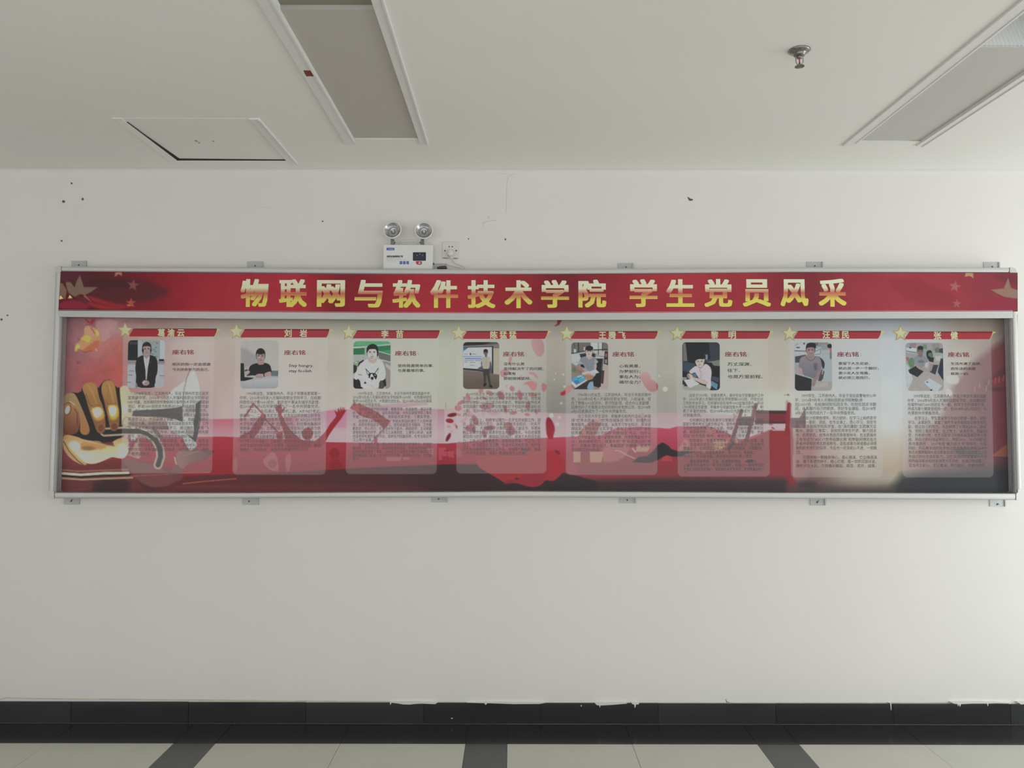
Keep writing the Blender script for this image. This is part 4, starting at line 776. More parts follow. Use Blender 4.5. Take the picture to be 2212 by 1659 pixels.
P.poly([(850, 650), (890, 632), (930, 655), (940, 690), (830, 690)], (206, 56, 64), 0.9, 2.2); P.line([(395, 590), (430, 590), (500, 630), (580, 665)], 8, (214, 160, 176), 0.8, 2); P.line([(560, 570), (585, 605)], 12, (214, 180, 170), 0.8, 2)
P.poly([(1150, 378), (1200, 360), (1262, 356), (1270, 330), (1280, 356), (1335, 372), (1345, 410), (1330, 430), (1336, 580), (1320, 600), (1100, 600), (1105, 500), (1150, 480), (1140, 400)], (190, 72, 76), 0.95, 1.8)
P.poly([(1060, 480), (1100, 500), (1100, 600), (985, 590)], (206, 110, 90), 0.7, 4); P.poly([(1330, 490), (1470, 490), (1430, 600), (1340, 600)], (206, 140, 84), 0.9, 2.5); P.poly([(1520, 480), (1590, 470), (1560, 520)], (206, 140, 90), 0.9, 2.5)
P.poly([(1100, 620), (1300, 600), (1450, 560), (1620, 500), (1740, 480), (1860, 400), (1930, 380), (2020, 410), (2100, 420), (2100, 700), (1100, 720)], (160, 48, 54), 0.75, 5, 1)
P.poly([(1870, 330), (1900, 350), (1990, 340), (2020, 400), (1900, 400)], (204, 160, 180), 0.9, 2); P.ell(1902, 376, 20, 8, (186, 40, 96), 30, 0.8); P.ell(1880, 340, 20, 7, (186, 60, 110), 0, 0.8)
GT = (140, 54, 60)
P.poly([(1585, 268), (1730, 262), (1715, 352), (1570, 350)], (104, 62, 62), 0.95, 1.4); P.poly([(1730, 208), (2045, 210), (2045, 330), (1730, 330)], (136, 40, 48), 1, 1.2); P.poly([(1740, 206), (2045, 208), (2045, 240), (1740, 236)], (84, 40, 46), 0.9, 1.4); P.poly([(1720, 300), (2040, 318), (2045, 332), (1735, 336)], (88, 40, 48), 0.8, 2)
P.poly([(2065, 278), (2215, 276), (2215, 376), (2068, 376)], (112, 62, 66), 0.95, 1.3); P.poly([(2150, 280), (2185, 230), (2212, 180), (2215, 280)], (120, 60, 66), 0.9, 1.6)
P.line([(1738, 152), (1710, 260), (1650, 490)], 36, GT); P.line([(1600, 210), (1560, 330), (1490, 560)], 34, GT); P.line([(2057, 150), (2046, 300), (2034, 420)], 40, (146, 44, 52)); P.line([(1520, 520), (1480, 572)], 30, (60, 36, 40), 0.8, 2)
P.ell(1675, 690, 36, 15, (76, 46, 54), -8, 0.9, 2); P.ell(2045, 57, 12, 10, (130, 104, 70), 0, 0.9, 2); P.ell(2016, 60, 6, 4, (130, 104, 70), 0, 0.8, 2)
for x, y in ((1530, 245), (1545, 262), (1560, 232), (1635, 250), (1590, 160), (1625, 140), (1530, 275)): P.ell(x, y, 8, 12, (176, 84, 90), 20, 0.8, 1.5)
# right part: cloud edge and great red flag
P.frame(1700, 680, 4.047)
P.poly([(40, 860), (36, 830), (150, 820), (152, 845), (186, 900), (320, 880), (250, 980), (130, 1010), (80, 980), (40, 1010)], (196, 170, 160), 0.0001)
P.poly([(34, 1020), (130, 960), (230, 1000), (300, 1100), (220, 1300), (120, 1420), (34, 1540)], (186, 70, 78), 0.7, 22, 1); P.poly([(0, 760), (24, 780), (34, 900), (40, 1400), (120, 1540), (0, 1560)], (160, 44, 54), 0.85, 10)
P.poly([(1930, 190), (1850, 250), (1690, 366), (1560, 460), (1500, 560), (1440, 640), (1450, 700), (1400, 760), (1350, 900), (1250, 1000), (1150, 1120), (1060, 1260), (1040, 1400), (1960, 1400), (1960, 190)], hg((196, 116, 110), 1970, (136, 54, 64), 2130), 0.85, 16, 1)
P.poly([(1930, 440), (1800, 520), (1700, 620), (1790, 640), (1930, 560)], (110, 44, 54), 0.55, 9, 1); P.poly([(1780, 560), (1920, 545), (1940, 580), (1790, 620)], (168, 54, 64), 0.6, 5); P.ell(1830, 650, 60, 18, (104, 38, 46), 0, 0.6, 5)
for x, y in ((1760, 590), (1740, 640), (1680, 610), (1820, 570), (1850, 560), (1890, 550), (1640, 640)): P.line([(x, y + 26), (x + 6, y - 16)], 8, (206, 130, 110), 0.55, 2)
P.poly([(1960, 1110), (1880, 1160), (1790, 1235), (1960, 1245)], (164, 86, 62), 0.9, 2); P.poly([(1440, 1180), (1620, 1150), (1720, 1200), (1760, 1250), (1600, 1240), (1450, 1215)], (104, 66, 72), 0.75, 5, 1)
P.poly([(1000, 1400), (1300, 1360), (1960, 1330), (1960, 1600), (900, 1600), (920, 1500)], (56, 56, 64), 0.9, 22); P.poly([(0, 1490), (300, 1500), (700, 1520), (950, 1500), (950, 1600), (0, 1600)], (96, 72, 72), 0.8, 14)
P.poly([(1380, 540), (1470, 520), (1512, 560), (1490, 610), (1400, 600)], (196, 198, 186), 0.85, 3, 1); P.poly([(1385, 640), (1440, 660), (1450, 700), (1390, 720)], (200, 200, 184), 0.8, 3, 1)
# petals and rose
P.frame(960, 800, 6.144)
P.poly([(415, 1150), (440, 1100), (600, 1060), (900, 1050), (1100, 1050), (1300, 1066), (1450, 1070), (1530, 1110), (1600, 1230), (1600, 1330), (1500, 1430), (1440, 1476), (1340, 1450), (1290, 1520), (1200, 1550), (1100, 1540), (950, 1490), (820, 1506), (700, 1430), (560, 1350), (430, 1270)], (176, 42, 50), 1, 1.6, 1)
P.poly([(1060, 1380), (1340, 1340), (1330, 1440), (1280, 1520), (1200, 1546), (1080, 1530), (960, 1480), (940, 1430), (1000, 1440)], (160, 40, 50), 0.9, 3, 1); P.poly([(1350, 1080), (1500, 1110), (1580, 1240), (1500, 1400), (1400, 1380), (1440, 1220)], (188, 36, 46), 0.8, 5, 1); P.ell(1500, 1085, 45, 20, (130, 34, 44), 30, 0.8, 2)
P.poly([(930, 1440), (960, 1425), (1010, 1440), (940, 1450)], (60, 32, 36), 0.9, 2); P.poly([(780, 1500), (860, 1450), (980, 1480), (900, 1490), (820, 1512)], (150, 36, 46), 0.9, 2)
P.poly([(540, 900), (700, 880), (900, 900), (1100, 900), (1090, 1060), (1060, 1110), (1000, 1000), (800, 1060), (560, 1050)], (190, 84, 110), 0.45, 5, 1); P.poly([(1000, 1010), (1090, 1030), (1100, 1090), (1040, 1120)], (110, 60, 66), 0.7, 3)
DR, PK, OR = (160, 32, 46), (208, 116, 150), (196, 78, 80)
for cx, cy, rx, ry, an, c, al in [
 (105, 592, 66, 26, -10, (130, 26, 40), 1), (70, 670, 52, 30, 8, DR, 1), (62, 748, 28, 16, 0, PK, .9), (52, 888, 24, 62, 28, (128, 22, 36), 1), (162, 750, 12, 26, -15, DR, .9), (140, 720, 18, 18, 0, PK, .8), (190, 590, 30, 18, 10, OR, .7), (95, 810, 14, 14, 0, PK, .5), (20, 1065, 24, 10, 0, (150, 30, 60), .9),
 (225, 425, 62, 24, -30, (190, 70, 90), 1), (185, 500, 46, 40, 20, (196, 84, 90), 1), (312, 358, 26, 60, -10, (190, 70, 80), 1), (290, 400, 50, 30, 20, PK, .5), (485, 270, 36, 30, -40, (196, 84, 86), 1), (600, 300, 50, 30, 30, (190, 80, 86), .95), (530, 370, 34, 16, 25, (176, 52, 64), 1), (750, 330, 44, 60, -30, (168, 62, 70), 1), (440, 370, 22, 20, 0, PK, .6),
 (1000, 330, 32, 70, -8, (190, 74, 80), 1), (1010, 345, 22, 40, 0, (168, 54, 64), .8), (1175, 330, 52, 34, 20, (196, 92, 84), 1), (900, 245, 30, 38, -30, (190, 74, 90), 1), (765, 270, 22, 20, 30, (206, 128, 140), .8), (825, 210, 14, 22, 20, (206, 120, 130), .7), (870, 365, 60, 30, 0, PK, .6),
 (565, 475, 92, 46, -5, (180, 78, 90), 1), (390, 480, 46, 36, 0, PK, .7), (640, 560, 90, 40, 15, PK, .7), (515, 580, 24, 36, 0, PK, .6), (810, 515, 22, 52, -8, (180, 62, 70), 1), (915, 565, 52, 24, -12, (190, 76, 78), 1), (1110, 470, 28, 62, 0, (184, 68, 80), 1), (1100, 586, 34, 20, 8, (196, 74, 96), 1), (1225, 555, 20, 30, 10, (196, 82, 84), 1),
 (350, 590, 90, 26, 25, (204, 110, 140), .9), (405, 660, 36, 70, -25, (176, 70, 84), 1), (262, 660, 56, 26, -40, (206, 122, 150), .8), (345, 765, 72, 44, -5, (186, 74, 76), 1), (390, 800, 26, 36, -20, (150, 54, 62), .9), (600, 765, 72, 34, -4, (176, 62, 74), .95), (530, 840, 32, 54, -14, (190, 86, 96), .95), (540, 870, 22, 24, 0, (150, 56, 64), .8), (850, 740, 62, 50, 10, (186, 80, 84), 1), (880, 800, 60, 66, -20, (168, 68, 76), 1), (600, 670, 26, 40, 0, PK, .6), (740, 640, 20, 20, 0, PK, .5), (285, 830, 44, 26, 10, (200, 100, 130), .7), (820, 830, 24, 14, -40, PK, .6),
 (460, 930, 40, 22, -20, (180, 90, 90), .7), (660, 890, 20, 26, 0, PK, .6), (195, 970, 26, 24, 0, (166, 50, 80), .8), (380, 1000, 60, 40, 0, (180, 74, 100), .5), (185, 1090, 46, 60, 0, (176, 56, 76), .8), (620, 980, 90, 46, -10, (176, 66, 86), .6)]:
    P.ell(cx, cy, rx, ry, c, an, al, 1.6)
for pts, c in (([(735, 0), (820, -20), (850, 10), (880, 18), (830, 60), (810, 100), (740, 78)], (204, 96, 104)), ([(1105, 40), (1140, 22), (1190, 26), (1230, 60), (1252, 122), (1210, 95), (1180, 60)], (206, 96, 116)), ([(1045, 190), (1075, 156), (1150, 140), (1215, 150), (1235, 190), (1220, 250), (1190, 280), (1150, 250), (1110, 190), (1075, 185)], (208, 84, 84)), ([(1290, 172), (1340, 172), (1358, 200), (1356, 240), (1330, 290), (1300, 275), (1290, 230)], (190, 68, 80)), ([(1010, 70), (1020, 60), (1025, 95), (1045, 110), (990, 140)], (206, 100, 120)),
               ([(1535, 300), (1590, 268), (1640, 196), (1700, 205), (1712, 240), (1650, 300), (1600, 330), (1550, 338)], (206, 92, 92))): P.poly(pts, c, 1, 1.6, 2)
P.poly([(1535, 300), (1565, 285), (1608, 262), (1606, 326), (1550, 340)], (184, 34, 50), 1, 1.6, 1)
P.poly([(1352, 640), (1380, 618), (1420, 650), (1455, 720), (1468, 790), (1448, 860), (1440, 910), (1390, 920), (1360, 870), (1345, 780), (1342, 700)], vg((150, 28, 46), 905, (178, 36, 52), 945), 1, 2.6, 1)
P.frame(970, 690, 9.217)
P.poly([(1625, 385), (1850, 385), (1890, 500), (1900, 620), (1870, 710), (1790, 750), (1720, 690), (1650, 560)], hg((208, 108, 126), 1146, (190, 92, 104), 1176), 1, 2.4, 1); P.poly([(1180, 860), (1190, 770), (1225, 728), (1255, 750), (1250, 830), (1225, 870)], (206, 96, 108), 1, 1.6, 1)
P.poly([(2160, 10), (2250, 10), (2190, 110), (2110, 138), (2100, 125), (2150, 90)], (140, 28, 56), 1, 2.2)
P.frame(1200, 690, 9.217); P.poly([(1640, 1130), (1700, 1100), (1760, 1050), (1840, 1050), (1890, 1120), (1900, 1190), (1990, 1240), (2040, 1320), (2030, 1420), (1930, 1450), (1850, 1420), (1760, 1310), (1700, 1190)], vg((214, 118, 116), 805, (190, 78, 86), 845), 1, 2.4, 1); P.poly([(2000, 1250), (2045, 1320), (2030, 1400), (2000, 1360)], (180, 60, 74), 0.8, 2)
P.frame(960, 800, 6.144)
for x, y, r, c in ((1475, 40, 9, (196, 184, 160)), (1578, 55, 12, (204, 192, 168)), (1458, 122, 10, (200, 188, 166)), (1595, 215, 13, (208, 200, 160)), (1549, 436, 17, (190, 178, 130)), (1420, 600, 27, (214, 214, 190)), (1527, 622, 18, (206, 186, 172)), (1500, 718, 24, (208, 178, 184))): P.ell(x, y, r, r, c, 0, 0.9, 2)
P.frame(); P.ell(1437, 840.5, 5.6, 5.6, (206, 200, 160), 0, 0.85, 2); P.ell(1424, 812, 2, 2, (206, 200, 170), 0, 0.8); P.line([(962.8, 870.5), (962.8, 882)], 0.8, (150, 70, 60), 0.9)
# pale rounded cards
CARDS = [(266, 722, 463, 458.5, 262, 1022), (509, 722, 708, 703.5, 502, 1025.6), (752, 724, 948, 943.4, 746.6, 1024), (986, 726, 1180.5, 1180.4, 985.7, 1023), (1221.7, 726, 1417.5, 1420.2, 1222.4, 1026), (1460, 726, 1659.4, 1663, 1464, 1029.4), (1703.8, 726, 1903, 1907, 1708.4, 1031.2), (1948, 726, 2140.5, 2146.4, 1950.5, 1031.2)]
for x0, y0, x1, X1_, X0_, y1 in CARDS:
    r = 10; q = [(x0, y0), (x1, y0), (X1_, y1 - r)] + [(X1_ - r + r * math.cos(t), y1 - r + r * math.sin(t)) for t in np.linspace(0.2, math.pi / 2, 5)] + [(X0_ + r + r * math.cos(t), y1 - r + r * math.sin(t)) for t in np.linspace(math.pi / 2, math.pi, 6)]
    P.poly(q, lambda x, y: np.stack([np.interp(x, [260, 1400, 2150], [188, 190, 186]), np.interp(x, [260, 1400, 2150], [176, 182, 176]), np.interp(x, [260, 1400, 2150], [178, 182, 180])], -1), 0.33, 1.4)
poster = print_mesh('poster', XX, ZZ, PD, P, M['print'], board)
# ---------------------------------------------------------------- ribbons, stars, names
d0 = PD + 0.0004
M['rib'] = pmat('ribbon red ink', (176, 44, 56), 1300); M['ribd'] = pmat('ribbon dark red ink', (132, 36, 46), 1300); M['ribl'] = pmat('ribbon red ink, left side', (168, 34, 42), 400)
M['goldp'] = pmat('ribbon gold tip ink', (200, 176, 96), 1100); M['name'] = pmat('name gold ink', (206, 202, 124), 1000)
M['motto'] = pmat('motto red ink', (140, 26, 44), 1100); M['mink'] = pmat('motto dark ink', (70, 62, 60), 1100); M['body'] = pmat('biography dark ink', (98, 92, 92), 1100)
STAR = [(270.5, 713.6, 17.0, 1), (511, 716.6, 18.1, 0), (753.6, 718.4, 18.5, 0), (991, 720, 18.5, 0), (1224.6, 721, 18.5, 0), (1463, 720.6, 18.5, 0), (1705.6, 720.8, 18.5, 0), (1945.4, 720.6, 18.5, 0)]
RIB = [(280, 468.6, 709.8, 727), (520.6, 711.4, 710.8, 729), (763.6, 949.8, 713.4, 731), (1000.6, 1183.2, 714.8, 732), (1234, 1420.8, 715.2, 732), (1473.2, 1663.4, 714.8, 731.8), (1715.8, 1903.2, 714.6, 731.6), (1956, 2143.8, 716, 732.8)]
NAMES = [('葛渝云', 340.6, 398.5, 718.6), ('刘　岩', 614.4, 663.2, 719.8), ('李　苗', 823.6, 871.2, 721.8), ('陈猛猛', 1059.2, 1115.6, 723.6), ('王腾飞', 1293.8, 1351, 724), ('黎　明', 1536, 1589.6, 723.4), ('汪琛民', 1777, 1834, 723), ('张　健', 2017.6, 2069, 724.6)]
for (x0, x1, y0, y1), (sx, sy, sr, yl), (nm, nx0, nx1, ny) in zip(RIB, STAR, NAMES):
    m_ = M['ribl'] if x0 < 500 else M['rib']
    rb = poly_px('name_ribbon', [(x0 - 0.2, y1 - 4), (x0 + 9, y0), (x1, y0), (x1 - 0.4, y0 + 4), (x1 - 2, y0 + 9), (x1 - 4.4, y1 - 3), (x1 - 6.8, y1), (x0, y1)], d0, m_, poster, 0.0003)
    # the ribbon's shaded upper fold, its gold tip: flat print, one material slot each on a thin film
    v = []; f = []
    poly_px('ribbon_fold', [(x0 + 9, y0), (x1, y0), (x1 - 0.6, y0 + 3.6), (x0 + 6, y0 + 2.6)], d0 + 0.0003, M['ribd'], poster, 0.0002)
    poly_px('gold_tip', [(x1 + 0.3, y0 + 0.4), (x1 + 8, y0 + 0.6), (x1 + 6, y0 + 3.6), (x1 + 2, y0 + 4.4), (x1 - 0.4, y0 + 9), (x1 - 3.6, y1 - 2.4), (x1 - 6, y1), (x1 - 4, y1 - 3), (x1 - 1.8, y0 + 9), (x1 - 0.2, y0 + 4)], d0 + 0.0001, M['goldp'], poster, 0.0002)
    # star: painted film cut to shape
    n_ = 26; XXs = []; k5 = []
    pts = []
    for k in range(10):
        R_ = sr if k % 2 == 0 else sr * 0.46; th = math.radians(-90 + 36 * k); pts.append((sx + R_ * math.cos(th), sy + R_ * math.sin(th)))
    me_v = []; me_c = []; me_f = []
    CO = [(150, 116, 70), (196, 162, 92), (206, 182, 110), (210, 200, 130)] if not yl else [(166, 128, 74), (186, 170, 70), (206, 200, 96), (206, 206, 120)]
    me_v.append((sx, sy)); me_c.append(CO[3])
    for ring, (s_, c_) in enumerate(((0.45, CO[3]), (0.72, CO[2]), (0.86, CO[1]), (1.0, CO[0]))):
        for k, (px_, py_) in enumerate(pts):
            me_v.append((sx + (px_ - sx) * s_, sy + (py_ - sy) * s_)); sh = 1.0 + (0.10 if k in (9, 0, 1) else -0.06 if k in (4, 5, 6) else 0)
            me_c.append(tuple(min(255, q * sh) for q in c_))
    for k in range(10):
        j = (k + 1) % 10; me_f.append((0, 1 + j, 1 + k))
        for r_ in range(3): a_ = 1 + r_ * 10; me_f.append((a_ + k, a_ + j, a_ + 10 + j, a_ + 10 + k))
    so = mesh('gold_star', [(*W(px_, py_, d0 + 0.0008)[:1], -d0 - 0.0008, W(px_, py_, d0 + 0.0008)[1]) for px_, py_ in me_v], me_f, M['print'], poster)
    at = so.data.color_attributes.new('Col', 'FLOAT_COLOR', 'POINT')
    for i_, (c_, (px_, _)) in enumerate(zip(me_c, me_v)): at.data[i_].color = (*[float(q) for q in ink_albedo(np.array(c_, float), float(px_))], 1)
    cw = 15.6 if len(nm.replace('　', '')) == 3 or True else 15.6; ch_ = nm.replace('　', '')
    for k_, c1 in enumerate(ch_):
        xc_ = nx0 + cw / 2 + (nx1 - nx0 - cw) * k_ / (len(ch_) - 1)
        Text(d0 + 0.0006).line(c1, xc_ - cw / 2 + 0.3, xc_ + cw / 2 - 0.3, ny, 15.2, 2, bold=0.028).done('name_character', M['name'], poster)
MOT = [((372.2, 418), 760.6, [('明天的你一定会感激', 372.4, 455, 787), ('今天拼命努力的自己。', 372.4, 452, 798.4)], 5.6),
       ((613.8, 659.6), 761.6, [('Stay hungry,', 624, 677, 789.4), ('stay foolish', 624, 673, 800.8)], 7.0),
       ((853.5, 898.5), 763.2, [('坚持是最简单的事，', 859.4, 937, 790), ('也是最难的事。', 859.4, 918, 800.4)], 5.6),
       ((1086.8, 1131.5), 764.8, [('没有什么是', 1088.2, 1133, 786.2), ('坚持解决不了的问题，', 1088, 1174.5, 796.6), ('如果有', 1088, 1114.2, 807.2), ('那就继续坚持。', 1088, 1147, 817.6)], 5.6),
       ((1323.2, 1369), 765.2, [('心有美景，', 1337.8, 1382.8, 790.8), ('为梦前行；', 1337.8, 1383.4, 802.4), ('事在人为，', 1337.8, 1383, 814), ('竭尽全力！', 1337.8, 1383.4, 825.6)], 6.0),
       ((1566, 1612.2), 765.2, [('万丈深渊，', 1571.8, 1623, 786.6), ('往下，', 1571.6, 1598, 800), ('也是万里前程。', 1572, 1647.4, 813.6)], 6.6),
       ((1808.6, 1854.6), 765.3, [('要留下人生足迹，', 1811.6, 1878.6, 785.2), ('就必须一步一个脚印；', 1811.6, 1897.4, 795.6), ('要少走人生弯路，', 1811.6, 1878.6, 806), ('就必须三思而行。', 1811.6, 1878.6, 816)], 5.2),
       ((2048, 2093), 766, [('生活充满了选择，', 2054, 2120.4, 785.6), ('而生活的态度', 2054, 2107.6, 796.4), ('就是一切。', 2054, 2093.4, 807.2)], 5.0)]
for (x0, x1), y, lines, h in MOT:
    T_ = Text(d0 + 0.0006); T_.line('座右铭', x0, x1, y, 9.6, 2, bold=0.009); T_.done('motto_heading', M['motto'], poster)
    T_ = Text(d0 + 0.0006); T_.line(':', x1 + 4.4, x1 + 5.8, y, 9.0, 1)
    for s_, a_, b_, yy_ in lines: T_.line(s_, a_, b_, yy_, h * 1.12, 1, bold=0.006)
    T_.done('motto_lettering', M['mink'], poster)
BODY = [
 (276.4, 450.4, 6.6, [849.8, 859.1, 868.4, 877.7, 887, 896.3, 905.5, 914.8, 924.2, 933.5, 942.8, 952.2, 961.5, 970.8, 980.4],
  ['　　1998年出生，江苏扬州人，毕业于扬州市宝应县安', '宜高级中学。2016年9月进入无锡科技职业学院移动', '1601班级，在校期间担任物联网与软件技术学院分团委副', '书记、移动1601班团支书和移动1701班班主任、党员助', '理。在2018年6月6日光荣的成为一名中共预备党员。',
   '　　在学习上，先后获得校级奖学金、课程结业，曾获得', '英语学习上、先后获得了省级二等奖、高级、网络应', '用设计大赛、获得优秀奖学金和国家励志奖学金，工作', '中、认真负责、善于向同学学习。通过努力，获得“飞', '翔杯”称号。在学生工作中、校园各种活动及各项光荣',
   '称号、在社区志愿和物联网博览会中做好公交等', '志愿者的志愿服务、积极志愿者，服务于区，成为志', '愿者、青年突击队、志愿服务队们唯一拥有权利与责任梦', '想的少年，不断锻炼自己的意志，以此继续前行，继续', '不断挑战自己。']),
 (518, 692.6, 6.6, [849.9, 859.4, 868.8, 877.8, 888.2, 897.7, 906.6, 916, 925, 934.5, 943.5, 952.9, 961.9, 971.3],
  ['　　1996年出生，安徽亳州人，毕业于安徽省蒙城第一', '中学。2016年9月进入无锡科技职业学院学习，在校期', '间担任云计算1601班长、勤学部干事以及辅导员助理。', '在2018年6月6日光荣的成为了一名中共预备党员。', '　　学习上，先后通过了计算机二级、ASP.NET考试；',
   '获得院一、二、三等奖学金，优秀军训学员和三好学生', '称号。同时积极参加各类志愿活动，在“ASC2017世界', '大学生超级计算机大赛”志愿活动中，担任赛场集群环', '境搭建小组组长，比赛期间，利用专业知识，积极为各', '参赛队解决所遇到的问题，受到参赛队和赛事组委会的',
   '称赞，最后收到赛事赞助商和高新集团的实习邀请，并于', '2017年6月申请助力“互联网+”学院的创业基地建设，在', '大学生实践创新训练计划项目。在以后的日子里，继续', '做努力，完成约定，发挥党员的模范带头作用。']),
 (762, 932.6, 6.2, [849.9, 858.1, 866.3, 874.5, 883.8, 891.9, 900.2, 909.6, 917.6, 925.7, 934, 942.3, 950.4, 959.4, 967.6, 975.5, 983.8, 992],
  ['　　1997年出生，江苏徐州人。毕业于徐州市棠张高级中学。', '2016年9月进入无锡科技职业学院软件1603班，在校期间担任', '软件1603班团支书、大数据社团社长。在2018年6月6日光荣成', '为一名中共预备党员。', '　　在校期间遵守校纪校规，尊敬老师，吃苦耐劳，通过计算',
   '机一级、计算机二级，以及英语四级，并先后获得学院三等奖', '学金，学院二等奖学金，国家励志奖学金，三菱奖学金。', '　　在思想上积极要求进步，早就向党组织递交了入党申请', '书，并定时参加双学小组学习。担任班级团支书期间，工作勤', '勤恳恳，尽心尽力，在生活中乐于助人，团结同学，主动帮助',
   '其他有困难的同学。在学习上认真刻苦，上课专心听讲，认真', '完成老师布置的各项作业，成绩名列班级前茅，在专业知识学', '习上努力认真。', '　　在专业技术方面，虚心地向学校的各位老师学习，加强技', '能训练，经常参加校、系组织的各项活动，在校组织的软件杯',
   '设计大赛中获得三等奖，2018年江苏省职业大赛大数据应用项', '目比赛获得三等奖。在今后的日子里，继续努力向前，不忘初', '心！']),
 (1000, 1167.6, 6.6, [851.7, 860.4, 869.3, 878.3, 887.2, 895.9, 907.3, 915.8, 924.9, 934, 943, 952.2, 961.2, 970.3, 979.3],
  ['　　1997年出生于江苏徐州，毕业于睢宁县文学高级中', '学。2016年考入无锡科技职业学院物联1601班。在校期', '间担任物联1601学习委员和考勤员，物联网与软件技术', '学院的展厅负责人，参加智慧的钉子社团并前任副社长', '一职。在2018年6月6日光荣的成为了一名中共预备党', '员。',
   '　　在学习上，始终牢记做为一名学生的本职工作。因', '此，我刻苦努力学习，认真学习好专业知识，“功夫不', '负有心人”，先后获得了计算机二级、三级证书，年期末', '的三等奖学金和无锡青年创业大赛三等奖。今后还需要', '更加努力的学习，增加自己的阅历，提高个人的综合能',
   '力。工作上，我勤勤恳恳，认真完成把每一件工作。生', '活上，有良好的生活习惯，生活充实而有条理，有严谨', '的生活态度和良好的生活作风。坚持是一种品格，如果', '一个人不会坚持，那和一条咸鱼有什么区别。']),
 (1234, 1406, 6.6, [852.7, 861.9, 870.6, 879.5, 888.5, 899.2, 908.1, 917.1, 926, 935, 944.3, 953.4, 962.6, 971.5],
  ['　　1996年10月出生，江苏徐州人，毕业于丰县民族中', '学。2016年9月考入无锡科技职业学院。入校以来，担', '任了物联1602班班长、图书馆助理、综合办公室助理，', '后继创办了无锡晟达世纪网络科技有限公司，在2018年', '6月6日发展成为了一名中共预备党员。',
   '　　在三年的大学生活中，积极参与校内外活动，并获', '得“优秀志愿者”、“优秀合唱队员”称号；热情为班', '集体服务，促使团结和谐；认真学习专业知识，多次获', '得国家、院校和企业奖学金，参与了“新大陆杯”省技', '能竞赛，勇跃响应学校的“创新创业”号召，创办公',
   '司，已开始盈利。这一切都和老师、同学的帮助密不可', '分，我将继续努力，读更多的“书”和去更远的“地', '方”，并秉承“建设自己、奉献国家”的精神，发挥党', '员的模范带头作用！']),
 (1474.9, 1648.5, 6.3, [854, 862.2, 870.8, 879.3, 887.9, 897, 907.5, 916, 924.6, 933.1, 941.7, 951.5, 960.3, 968.5, 977.4, 985.6, 996.4, 1004.6, 1013.5, 1021.7],
  ['　　出生于1997年，安徽合肥人，高中毕业于安徽省庐江中', '学。2016年进入无锡科技职业学院物联1602班，开始长达', '三年的专业学习。在校期间担任软件1602班生活委员、移动', '1701班班主任助理，积极参与班级团里大大小小的事情，积', '累了丰富的经验。在2018年6月6日光荣的成为了一名中', '共预备党员。',
   '　　在校期间主要任务是学习掌握自己的专业知识，获得', '国家计算机考试三级合格证书、软件杯大赛三等奖，并积极', '与院校技能竞赛，参与省级、校级、院级网络计算机比', '赛，曾获得学院一、二等奖学金，三菱三等奖学金，并被', '冠以“优秀团员”称号，被评为军训优秀学员。',
   '　　日常课余，全面发展是每一名大学生的必修课。课', '外，我喜欢热衷自己的公益事业，锻炼自己，在志愿中', '磨练自己，在校园生活中，结交不同的朋友，开阔眼界，', '实现自我价值，加强自身修养，努力学习，收获第二', '次成长，在实践中第二次去体验学院的第二课堂。',
   '　　最后感谢老师、父母，感谢我的母校，一切都在', '上级领导的关怀与一群可爱的朋友，在路上一路陪伴的方', '不辜负父母的良苦用心，我希望人人平平安安，坚持做最好的一', '个。']),
 (1717.4, 1892, 6.6, [854.7, 864.2, 873.4, 882.5, 891.9, 902.8, 911.9, 921.1, 930.3, 939.8, 949.2, 958.1, 967.6, 977, 987.9, 996.8, 1006.2],
  ['　　1997年生，江苏扬州人，毕业于宝应县曹甸中心中', '学。2016年9月考入无锡科技职业学院物联(单', '招)1601班，在校期间担任团支书。在担任团支书期', '间，认真履行自己的职责，学好专业课程。在2018年', '6月6日光荣的成为了一名中共预备党员。',
   '　　不去计较拥有得失，努力就好。在学习上始终是学', '生的第一要职，因此，在专业课上，悉心学习，刻苦专', '研，多次获得学院奖学金。在“清风廉韵”主题廉文征', '集中，荣获“三等奖”，获校优秀学生代表，魅力团支', '书，优秀学员、优秀共青团员等荣誉称号。在志愿服务',
   '上有幸成为“ASC17世界超算比赛”和物联网博览会志', '愿者并获得优秀志愿者称号。这些成果与荣誉都必须感', '谢院的老师们的指导。今后也一定会初心不改，一如既', '往。', '　　只想拥有一颗梅骨禅心，柔心慈溪，伫立梅香溪', '谷，撒下希望的种子，精心打理，看一世的沉寂冰凌，', '静听风生水起，只待春风邂逅，萌芽，花开，结果。']),
 (1960.6, 2130, 6.6, [855.6, 865, 873.9, 883.1, 892.2, 903.4, 912.5, 921.7, 931.2, 940.1, 949.3, 958.7, 967.9, 977, 986.3, 995.8, 1005.3],
  ['　　1997年出生，江苏南京人。毕业于南京市溧阳高级', '中学，2016年9月进入无锡科技职业学院，在校期间担', '任软件NIIT1601班团支书一职、校学生会纪律部干事，', '并成为第七期掌登班的一员，在2018年6月6日成为一名', '光荣的中共预备党员。',
   '　　在学习上，学生要以学习为自己的第一要务，好好', '学习、认真刻苦，掌握了软件专业的基础知识和专业技', '能，经过自己的努力，先后获得了计算机JAVA二级证', '书，学院三等奖学金；在工作上，认真负责，帮助同', '学，为老师分忧，在生活和学习中处处起着模范带头作',
   '用，用自己的行动证明自己，荣获2016、2017年度“优', '秀共青团员”、2017年度“魅力团支书”等称号，与此', '同时，先后两次组织及参加志愿者服务社会的活动中', '参见无锡物联网大会志愿者活动，并在各方面的能力上提', '升自己的社会适应能力。这些获得的荣誉都离不开老',
   '师的指导和学校的支持是分不开的，在以后的道路上，', '定当不忘初心，牢记教诲，努力前行，会做得更好。'])]
